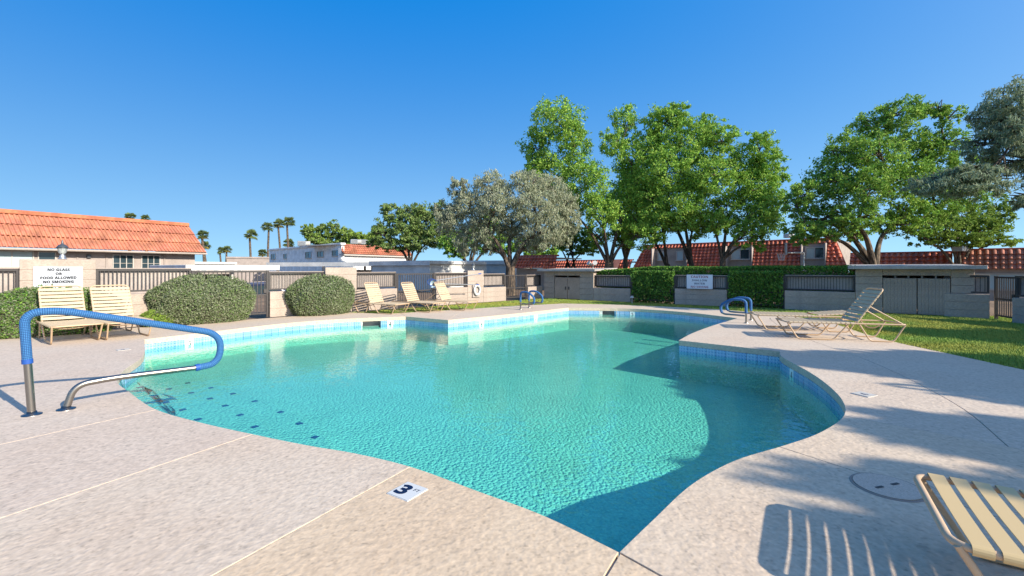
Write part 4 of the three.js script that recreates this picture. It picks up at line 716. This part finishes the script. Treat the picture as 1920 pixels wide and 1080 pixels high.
{ // hedge behind the shaded wall, down to the ground at the two gates
  const a = [2.943, 16.901], b = [9.343, 12.293], len = dist(a, b), t = thing('hedge', 'long clipped green hedge behind the railings between the two sheds', 'hedge', [a[0], 0, a[1]], turnOf(a, b)), rnd = mulberry(51), h = 1.22, dp = 0.8;
  const hh = (x) => h - 0.13 * Math.max(0, 1 - x / 2.2) + 0.03 * vn(x * 1.7, 3, 99, 4);
  const place = (r) => { const x = r() * len, q = r(), jit = (r() - 0.5) * 0.12; if (q < 0.42) return [x, hh(x) + jit * 0.6 - 0.02, -0.28 - r() * dp]; if (q < 0.95) { const y = r() * hh(x); return [x, y, -0.31 + jit * (0.7 + 0.8 * vn(x * 3, y * 3, 99, 5))]; } return [x, r() * hh(x), -0.28 - dp]; };
  part('foliage', leaves(rnd, place, 34000, 0.085, 0.5, COL.hedge, 0.2), M.leaf, t);
  part('stems', box(len - 0.1, 0.6, 0.25), M.coreFill, t, len / 2, 0.72, -0.34 - dp / 2);  // added dark filler box, stops light showing through the hedge
  const gates = [[1.526, 3.057], [4.658, 6.207]];
  for (const [x0, x1] of gates) part('gate_growth', leaves(rnd, (r) => { const x = x0 + 0.04 + r() * (x1 - x0 - 0.08), y = 0.04 + Math.pow(r(), 0.62) * 1.07; return [x, y, -0.09 + (r() - 0.5) * (0.08 + 0.34 * vn(x * 3.2, y * 3.2, 997, 9))]; }, 4600, 0.085, 0.5, COL.hedge, 0.4), M.leaf, t);
}
function palm(label, p, h, r, seed) {
  const rnd = mulberry(seed), t = thing('fan_palm', label, 'palm tree', p, 0, 'tall fan palms beyond the houses');
  part('trunk', tube(spline([new THREE.Vector3(0, 0, 0), new THREE.Vector3((rnd() - 0.5) * 0.5, h * 0.5, 0), new THREE.Vector3((rnd() - 0.5) * 0.9, h, 0)], 8), (u) => 0.22 - 0.07 * u, 8), M.bark, t);
  const top = t.children[0].geometry.attributes.position, pos = [], col = [];
  for (let k = 0; k < 46; k++) {
    const u = rnd() * 6.283, e = 1.25 - 2.1 * Math.pow(k / 46, 1.1) + (rnd() - 0.5) * 0.3, L = r * (0.8 + 0.35 * rnd()), c = COL.palm[k % 3], dry = k > 40 ? 1.7 : 1;
    const dir = new THREE.Vector3(Math.cos(u) * Math.cos(e), Math.sin(e), Math.sin(u) * Math.cos(e)), side = new THREE.Vector3(-Math.sin(u), 0, Math.cos(u)), O = new THREE.Vector3(0, h, 0).addScaledVector(dir, L * 0.42);
    for (let f = -5; f <= 5; f++) { const a = f * 0.26, d2 = dir.clone().multiplyScalar(Math.cos(a)).addScaledVector(side, Math.sin(a)), tip = O.clone().addScaledVector(d2, L * 0.62); tip.y -= 0.12 * L * (1 + Math.abs(f) * 0.1); const w = side.clone().multiplyScalar(Math.cos(a)).addScaledVector(dir, -Math.sin(a)).multiplyScalar(L * 0.035), m = O.clone().addScaledVector(d2, L * 0.33); pos.push(...O.toArray(), ...m.clone().add(w).toArray(), ...tip.toArray(), ...O.toArray(), ...tip.toArray(), ...m.clone().sub(w).toArray()); for (let q = 0; q < 6; q++) col.push(c[0] * dry, c[1] * (dry > 1 ? 1.1 : 1), c[2]); }
    const w = side.clone().multiplyScalar(0.03); const s0 = new THREE.Vector3(0, h, 0); pos.push(...s0.clone().add(w).toArray(), ...O.toArray(), ...s0.clone().sub(w).toArray()); for (let q = 0; q < 3; q++) col.push(...c);
  }
  const g = new THREE.BufferGeometry(); g.setAttribute('position', new THREE.Float32BufferAttribute(pos, 3)); g.setAttribute('color', new THREE.Float32BufferAttribute(col, 3)); g.computeVertexNormals();
  part('crown', g, M.leaf, t);
}
const palms = [[-43.147, 6.759, 75], [-42.028, 8.266, 78], [-41.035, 9.012, 80], [-37.374, 8.979, 76], [-44.365, 6.176, 90], [-55.285, 4.824, 88], [-60.8, 4.888, 95], [-50.654, 4.339, 92], [-52.226, 8.202, 62], [-51.727, 8.202, 64], [-44.958, 6.014, 66], [-48.791, 4.842, 72]];
const palmNames = ['lone fan palm with pale trunk, shorter than the trio beside it', 'fan palm with dark leaning trunk, first of the trio', 'fan palm with thin dark trunk in the middle of the trio', 'tallest fan palm with pale trunk, last of the trio', 'short fan palm below the tallest one', 'small distant fan palm, taller of a close pair', 'small distant fan palm, shorter of a close pair', 'low fan palm peeking above the white house corner', 'fan palm top showing above the orange roof, larger one', 'fan palm top showing above the orange roof, smaller one', 'upper fan palm at the end of the orange roof', 'lower fan palm at the end of the orange roof'];
palms.forEach(([x, y, z], i) => palm(palmNames[i], [x, -1.2, z], y + 1.2, z * [12.5, 11.5, 11.5, 12, 11, 8.5, 8.5, 9, 10, 9, 11, 10][i] * 0.00118, 60 + i));

// ---------------------------------------------------------------- houses
function mansard(parent, x0, x1, yb, yt, depth, rows, tile, mat, z0 = 0, skL = 0, skR = 0) { // barrel tile courses on a steep roof face; skL, skR: how far the ends lean in at the top
  for (let r = 0; r < rows; r++) {
    const pos = [], s0 = r / rows, s1 = (r + 1.12) / rows, uv = [];
    const pt = (x, s, lift) => [x, yb + (yt - yb) * Math.min(1, s) + lift * 0.3, z0 - depth * Math.min(1, s) + lift];
    const a0 = x0 + skL * s0, a1 = x1 - skR * s0, n = Math.max(1, Math.round((a1 - a0) / tile)), w = (a1 - a0) / n;
    const b0 = x0 + skL * Math.min(1, s1), b1 = x1 - skR * Math.min(1, s1);
    const prof = [[0, 0], [0.1, 0], [0.16, 0.5], [0.3, 0.92], [0.44, 1], [0.58, 0.92], [0.72, 0.5], [0.78, 0], [1, 0]];
    for (let i = 0; i < n; i++) for (let k = 0; k < prof.length - 1; k++) {
      const [u, h] = prof[k], [v, g] = prof[k + 1], H = tile * 0.40, lo = 0.075, X = (t) => a0 + w * (i + t), Xt = (t) => b0 + (b1 - b0) * (i + t) / n;
      const A = pt(X(u), s0, h * H + lo), B = pt(X(v), s0, g * H + lo), C = pt(Xt(v), s1, g * H * 0.8), D = pt(Xt(u), s1, h * H * 0.8);
      pos.push(...A, ...B, ...C, ...A, ...C, ...D); for (const q of [A, B, C, A, C, D]) uv.push(q[0], q[1]);
      const E = pt(X(u), s0, lo - 0.045), F = pt(X(v), s0, lo - 0.045); pos.push(...E, ...F, ...B, ...E, ...B, ...A); for (const q of [E, F, B, E, B, A]) uv.push(q[0], q[1]);
    }
    const g = new THREE.BufferGeometry(); g.setAttribute('position', new THREE.Float32BufferAttribute(pos, 3)); g.setAttribute('uv', new THREE.Float32BufferAttribute(uv, 2)); g.computeVertexNormals(); part('tile_course', g, mat, parent);
  }
}
function windowPart(parent, x, y, w, h, z, panes = 2, bars = 0, pane = M.glass, frameMat = M.trim) {
  const wn = new THREE.Group(); wn.name = 'window'; wn.position.set(x, y, z); parent.add(wn); const f = 0.05;
  for (const s of [-1, 1]) { part('frame', box(w, f, 0.07), frameMat, wn, 0, s * (h - f) / 2, 0); part('frame', box(f, h - 2 * f, 0.07), frameMat, wn, s * (w - f) / 2, 0, 0); }
  const pw = (w - 2 * f) / panes;
  for (let i = 0; i < panes; i++) { part('pane', box(pw - 0.02, h - 2 * f, 0.012), Array.isArray(pane) ? pane[i % pane.length] : pane, wn, -w / 2 + f + pw * (i + 0.5), 0, -0.01); if (i) part('mullion', box(0.04, h - 2 * f, 0.06), frameMat, wn, -w / 2 + f + pw * i, 0, 0.002); }
  for (let i = 1; i <= bars; i++) part('bar', box(w - 2 * f, 0.022, 0.02), frameMat, wn, 0, -h / 2 + h * i / (bars + 1), 0.028);
  part('sill', box(w + 0.08, 0.04, 0.1), frameMat, wn, 0, -h / 2 - 0.02, 0.02);
}
{ // clubhouse with bright orange mansard
  const p = [-30.0, 18.8], q = [-22.0, 32.6], len = dist(p, q), t = thing('clubhouse', 'long low house with bright orange tiled mansard roof behind the sign pillar', 'house', [p[0], -1.1, p[1]], turnOf(p, q)), g = 1.1;
  const yb = 2.27 + g, yt = 4.22 + g;
  part('wall', box(len - 0.8, yb, 0.3), M.cream, t, len / 2 - 0.05, yb / 2, -0.75); part('end_wall', box(0.3, yb, 7), M.cream, t, len - 0.6, yb / 2, -4.42);
  part('soffit', box(len, 0.05, 1.0), M.taupe, t, len / 2, yb - 0.05, -0.4); part('fascia', box(len + 0.06, 0.11, 0.06), M.ironCap, t, len / 2, yb - 0.03, 0.06);
  mansard(t, 0, len, yb + 0.05, yt, 0.85, 3, 0.2, M.clay, 0.0, 0, 0.75);
  part('roof_cap', box(len - 0.75, 0.24, 0.5, 0.03), M.clayCap, t, (len - 0.75) / 2, yt + 0.08, -0.95);
  part('end_slope', (() => { const h = new THREE.BufferGeometry(), P = [[len, yb, 0.05], [len, yb, -7.5], [len - 0.75, yt, -7.5], [len, yb, 0.05], [len - 0.75, yt, -7.5], [len - 0.75, yt, -0.8]].flat(); h.setAttribute('position', new THREE.Float32BufferAttribute(P, 3)); h.setAttribute('uv', new THREE.Float32BufferAttribute(P.filter((_, i) => i % 3 !== 0), 2)); h.computeVertexNormals(); return h; })(), M.clay, t);
  part('roof_deck', box(len - 1.2, 0.1, 6.3), M.trim, t, len / 2 - 0.6, yt - 0.1, -4.2);
  const at = { w1: [10.813, 11.903], w2: [12.302, 13.372], c1: [4.832, 7.33], c2: [7.478, 8.24], s: 9.669, v: [9.162, 10.526, 13.619] };
  for (const k of ['w1', 'w2']) windowPart(t, (at[k][0] + at[k][1]) / 2, g + 1.52, at[k][1] - at[k][0], 1.1, -0.58, 3, 1, M.glass);
  windowPart(t, (at.c1[0] + at.c1[1]) / 2, g + 1.72, at.c1[1] - at.c1[0], 0.9, -0.58, 3, 0, M.blind); windowPart(t, (at.c2[0] + at.c2[1]) / 2, g + 1.83, at.c2[1] - at.c2[0], 0.65, -0.58, 1, 0, M.glass);
  for (const x of at.v) part('pilaster', box(0.09, yb - 0.1, 0.05), M.cream, t, x, yb / 2, -0.575);
  part('wall_light', box(0.2, 0.2, 0.14, 0.02), M.lampBody, t, at.s, g + 1.92, -0.53);
}
{ // white two-storey apartment house
  const c = [-16.941, 1.2, 45], a = [-31.904, 1.2, 59.6], b = [-11.944, 1.2, 54], g = 1.1;
  const A = [a[0], a[2]], C = [c[0], c[2]], Bq = [b[0], b[2]], len = dist(A, C), len2 = dist(C, Bq);
  const t = thing('apartment_house', 'white two-storey apartment house with small windows and orange tiled side', 'house', [A[0], -1.1, A[1]], turnOf(A, C));
  const top = 3.529 + g;
  part('wall', box(len, top, 0.3), M.chalk, t, len / 2, top / 2, -0.15); part('roof_edge', box(len + 0.4, 0.2, 0.5, 0.02), M.chalk, t, len / 2, top + 0.1, -0.1);
  for (const [x, y, w, h] of [[1.602, 3.814, 1.58, 0.688], [5.735, 3.772, 1.071, 0.589], [12.802, 3.79, 1.63, 0.715], [15.989, 3.81, 1.625, 0.627], [19.644, 3.838, 1.58, 0.594]]) windowPart(t, x, y, w, h, 0.03, 2, 0, [M.glass, M.blueGlass]);
  // the side with the orange mansard, turned round the corner
  const side = turnOf(C, Bq) - turnOf(A, C), sd = (o) => { o.applyMatrix4(new THREE.Matrix4().makeRotationY(side)); o.applyMatrix4(new THREE.Matrix4().makeTranslation(len, 0, 0)); return o; };
  const before = t.children.length;
  part('side_wall', box(len2, top - 0.3, 0.3).clone(), M.chalk, t, len2 / 2, (top - 0.3) / 2, -0.3);
  mansard(t, 0, len2, 2.629 + g, 3.635 + g, 0.35, 5, 0.3, M.clay, 0.12, 0, 0.5);
  part('soffit', box(len2, 0.12, 0.5).clone(), M.trim, t, len2 / 2, 2.603 + g - 0.06, -0.05);
  part('roof_deck', box(len2, 0.1, 6).clone(), M.trim, t, len2 / 2, top + 0.06, -3.4);
  t.children.slice(before).forEach((o) => { o.updateMatrix(); const m = new THREE.Matrix4().makeTranslation(len, 0, 0).multiply(new THREE.Matrix4().makeRotationY(side)).multiply(o.matrix); m.decompose(o.position, o.quaternion, o.scale); });
}
function roofUnit(label, px, s) { const t = thing('roof_unit', label, 'air conditioner', px, 0.4, 'roof air conditioners'); part('casing', box(1.0 * s, 0.62 * s, 0.9 * s, 0.03), M.metal, t, 0, 0.31 * s, 0); part('duct', moved(new THREE.CylinderGeometry(0.3 * s, 0.34 * s, 0.5 * s, 14), 0, 0, 0, 0, 0, Math.PI / 2), M.trim, t, 0.72 * s, 0.3 * s, 0); for (let k = 0; k < 4; k++) part('louvre', box(0.8 * s, 0.03 * s, 0.03), M.iron, t, 0, (0.15 + k * 0.11) * s, 0.46 * s); }
roofUnit('grey cooling unit on the flat white apartment roof', [-24.104, 3.769, 52], 0.9); roofUnit('cooling unit with duct above the orange apartment side', [-17.064, 3.852, 49], 0.75); roofUnit('second cooling unit above the orange apartment side', [-16.294, 3.847, 50], 0.8); roofUnit('cooling unit on the red tiled wing behind the long shed', [22.532, 2.045, 22.8], 0.5); roofUnit('cooling unit on top of the two-storey red tiled house', [18.282, 3.212, 30], 0.45);
function flatBuilding(name, label, cat, p, q, yTop, depth, mat, roof, over = 0.3, open = false) {
  const len = dist(p, q), t = thing(name, label, cat, [p[0], -1.1, p[1]], turnOf(p, q)), h = yTop + 1.1;
  if (open) { for (const x of [0.2, len * 0.5, len - 0.2]) for (const z of [-0.2, -depth + 0.2]) part('post', box(0.12, h - 0.2, 0.12), M.trim, t, x, (h - 0.2) / 2, z); part('rear_screen', box(len, h - 0.5, 0.1), M.taupe, t, len / 2, (h - 0.5) / 2, -depth); }
  else { part('wall', box(len, h - 0.2, 0.2), mat, t, len / 2, (h - 0.2) / 2, -0.1); for (const x of [0.1, len - 0.1]) part('side_wall', box(0.2, h - 0.2, depth - 0.2), mat, t, x, (h - 0.2) / 2, -0.2 - (depth - 0.2) / 2); part('rear_wall', box(len, h - 0.2, 0.2), mat, t, len / 2, (h - 0.2) / 2, -depth - 0.1); }
  part('roof', box(len + over, 0.2, depth + over, 0.02), roof, t, len / 2, h - 0.1, -depth / 2);
  part('fascia', box(len + over + 0.04, 0.26, 0.04), roof, t, len / 2, h - 0.13, over / 2 + 0.03);
  return t;
}
flatBuilding('carport', 'flat white roofed carport over the dark car', 'carport', [-14.947, 21], [-12.649, 24], 1.36, 5, M.white, M.white, 0.4, true);
flatBuilding('carport', 'long flat white carport in front of the apartment house', 'carport', [-15.812, 30], [-8.565, 28], 1.58, 5, M.white, M.white, 0.5, true);
flatBuilding('garage', 'pale flat roofed garage shaded by trees behind the lounge chair gate', 'garage', [-8.322, 27], [-4.439, 24.5], 1.62, 5, M.white, M.white, 0.2);
flatBuilding('garage', 'pale garage next to the silvery tree behind the rescue poles', 'garage', [-4.892, 27], [-3.152, 28.5], 1.62, 5, M.white, M.white, 0.1);
flatBuilding('garage', 'low pale garage hidden behind the silvery tree trunk', 'garage', [-3.355, 31], [0.176, 30], 1.72, 5, M.white, M.white, 0.2);
flatBuilding('low_house', 'grey flat roofed house with small dark windows beyond the carport', 'house', [-36.339, 52], [-34.259, 56], 1.95, 7, M.taupe, M.white, 0.3).name;
{ const t = scene.children.at(-1); for (let k = 0; k < 4; k++) windowPart(t, 0.9 + k * 1.35, 2.3, 0.7, 0.7, 0.03, 1, 0, M.glass); }
flatBuilding('low_house', 'long cream house with plain wall far beyond the palms', 'house', [-42.8, 68], [-36.894, 70], 2.95, 8, M.cream, M.cream, 0.1);
{ // dark car under the carport
  const t = thing('parked_car', 'dark blue parked car in the shade of the carport', 'car', [-12.548, -1.02, 21.6], 0.55);
  const prof = [[-2.15, 0.35], [-2.2, 0.75], [-2.05, 0.95], [-1.1, 1.02], [-0.55, 1.46], [0.85, 1.5], [1.55, 1.05], [2.1, 0.95], [2.2, 0.6], [2.12, 0.32]], s = new THREE.Shape(prof.map(([x, y]) => new THREE.Vector2(x, y)));
  const body = new THREE.ExtrudeGeometry(s, { depth: 1.5, bevelEnabled: true, bevelSize: 0.08, bevelThickness: 0.1, bevelSegments: 3 }); body.translate(0, 0, -0.75);
  part('body', body, new THREE.MeshPhysicalMaterial({ color: rgb(0.012, 0.02, 0.06), roughness: 0.3, clearcoat: 1 }), t);
  for (const z of [-1, 1]) part('side_window', moved(new THREE.ShapeGeometry(new THREE.Shape([[-0.95, 1.02], [-0.5, 1.38], [0.8, 1.42], [1.35, 1.05]].map((p) => new THREE.Vector2(...p)))), 0, 0, z * 0.858), M.glass, t);
  for (const x of [-1.35, 1.35]) for (const z of [-0.74, 0.74]) { const w = part('wheel', moved(new THREE.CylinderGeometry(0.33, 0.33, 0.22, 22), 0, 0, 0, Math.PI / 2), M.rubber, t, x, 0.33, z); part('rim', moved(new THREE.CylinderGeometry(0.2, 0.2, 0.24, 14), 0, 0, 0, Math.PI / 2), M.metal, w); }
  for (const z of [-0.6, 0.6]) { part('headlight', box(0.06, 0.12, 0.28, 0.02), M.trim, t, -2.26, 0.72, z); part('tail_light', box(0.06, 0.14, 0.24, 0.02), std(rgb(0.3, 0.02, 0.02), 0.3), t, 2.26, 0.75, z); }
}
{ // red tiled two-storey house behind the hedge, with low wings
  const o = [10.06, 36.4], d = [0.7145, -0.6997], g = 1.1;
  const t = thing('red_roofed_house', 'two-storey house with red tiled mansard and set-in windows behind the hedge', 'house', [o[0], -1.1, o[1]], Math.atan2(d[1], d[0]));
  const x0 = -0.424, x1 = 13.746, yb = 1.15 + g, yt = 3.0 + g, rows = 8, seg = [[x0, 1.247], [4.009, 6.737], [8.457, 11.33], [12.589, x1]], gaps = [[1.247, 4.009], [6.737, 8.457], [11.33, 12.589]];
  seg.forEach(([a, b], i) => { mansard(t, a, b, yb, yt - 0.25, 0.62, rows - 1, 0.26, M.clayRed, 0, i === 0 ? 0.62 : 0, i === 3 ? 0.62 : 0); });
  mansard(t, x0 + 0.62, x1 - 0.62, yt - 0.25, yt, 0.1, 1, 0.26, M.clayRed, -0.58, 0.05, 0.05);
  part('roof_cap', box(x1 - x0 - 1.3, 0.1, 0.4, 0.02), M.clayRedCap, t, (x0 + x1) / 2, yt + 0.04, -0.8);
  part('roof_core', box(x1 - x0 - 1.5, yt - yb + 0.1, 5.5), M.taupe, t, (x0 + x1) / 2, (yt + yb) / 2 - 0.05, -3.7);
  part('ground_wall', box(x1 - x0 - 0.2, yb, 0.3), M.taupe, t, (x0 + x1) / 2, yb / 2, -0.5);
  gaps.forEach(([a, b], i) => { part('recess_wall', box(b - a, yt - 0.25 - yb, 0.1), i === 2 ? M.cream : M.taupe, t, (a + b) / 2, (yt - 0.25 + yb) / 2, -0.6); for (const x of [a, b]) part('recess_cheek', box(0.06, yt - 0.25 - yb, 0.62), M.cream, t, x, (yt - 0.25 + yb) / 2, -0.3);
    const wins = i === 0 ? [[1.471, 2.086], [2.983, 3.563]] : i === 1 ? [[6.951, 8.224]] : [[11.445, 12.48]]; for (const [u, v] of wins) { const w = (v - u) * 0.96; windowPart(t, (u + v) / 2, yb + 1.02, w, 0.72, -0.53, i ? 2 : 1, 0, [M.blind, M.glass]); } });
  const wing = (a, b, top, rows2, z, label2, mat = M.clayRed) => { mansard(t, a, b, yb, top, 0.4, rows2, 0.26, mat, z); part('wing_cap', box(b - a, 0.1, 0.3, 0.02), M.clayRedCap, t, (a + b) / 2, top + 0.04, z - 0.5); part('wing_wall', box(b - a - 0.1, yb + 0.2, 0.3), M.cream, t, (a + b) / 2, yb / 2, z - 0.45); part('wing_roof', box(b - a, 0.06, 4), M.trim, t, (a + b) / 2, top - 0.12, z - 2.5); };
  wing(-9.673, x0 - 0.05, 1.85 + g, 3, 0.3); wing(x1 + 0.05, 18.152, 2.03 + g, 4, 0.1); wing(18.152 + 0.05, 18.152 + 9, 2.1 + g, 4, 0.8, '', M.clay);
  for (const k of [0, 1, 2]) windowPart(t, 18.152 + 1.6 + k * 2.2, g + 0.55, 1.7, 0.8, 0.53, 2, 0, M.blind);
  part('roof_hatch', (() => { const h = new THREE.BufferGeometry(), X = -1.852, P = [[X - 0.5, yb, 0.9], [X + 0.6, yb, 0.9], [X + 0.6, 1.9 + g, 0.4], [X - 0.5, yb, 0.9], [X + 0.6, 1.9 + g, 0.4], [X - 0.2, 1.9 + g, 0.4]].flat(); h.setAttribute('position', new THREE.Float32BufferAttribute(P, 3)); h.setAttribute('uv', new THREE.Float32BufferAttribute(P.filter((_, i) => i % 3 !== 2), 2)); h.computeVertexNormals(); return h; })(), M.clay, t);
}
{ // dark red hipped roof beside the silvery tree
  const p = [0.572, 27], q = [2.47, 25.6], len = dist(p, q), t = thing('red_roofed_house', 'small house with dark red tiled roof beside the silvery tree', 'house', [p[0], -1.1, p[1]], turnOf(p, q));
  mansard(t, -0.7, len, 2.3, 3.02, 0.5, 4, 0.22, M.clayRed, 0, 0, 0.2); part('wall', box(len + 0.5, 2.3, 0.3), M.taupe, t, len / 2 - 0.3, 1.15, -0.4); part('roof_cap', box(len + 0.4, 0.1, 0.3, 0.02), M.clayRedCap, t, len / 2 - 0.4, 3.04, -0.6); part('roof_deck', box(len, 0.06, 3), M.trim, t, len / 2 - 0.3, 2.9, -2.2);
}
{ // basketball hoop beyond the hedge
  const t = thing('basketball_hoop', 'basketball hoop on a bent pole with backboard seen edge-on beyond the hedge', 'basketball hoop', [12.227, -0.05, 19]);
  const v = (x, y, z) => new THREE.Vector3(x, y, z), y = 1.848 + 0.05;
  part('pole', tube(bent([v(0, 0, 0), v(0, y, 0), v(-0.72, y, 0.05)], 0.06), 0.035, 10), M.metal, t);
  const b = part('backboard', box(0.04, 0.5, 0.75, 0.006), M.trim, t, -0.78, y + 0.16, 0.06); b.rotation.y = -0.47;
  const hoop = part('rim', new THREE.TorusGeometry(0.17, 0.012, 8, 24).rotateX(Math.PI / 2), std(rgb(0.55, 0.16, 0.08), 0.5), t, -1.0, y - 0.02, 0.1);
  const net = []; for (let k = 0; k < 12; k++) for (const s of [-1, 1]) { const a = k / 12 * 6.283, P = []; for (let i = 0; i <= 4; i++) { const u = i / 4, r = 0.165 - 0.075 * u, w = a + s * u * 0.7; P.push(v(Math.cos(w) * r, -0.3 * u, Math.sin(w) * r)); } net.push(tube(P, 0.006, 4)); }
  part('net', plain(net), M.whiteTile, t, -1.0, y - 0.02, 0.1);
}
renderer.render(scene, camera);
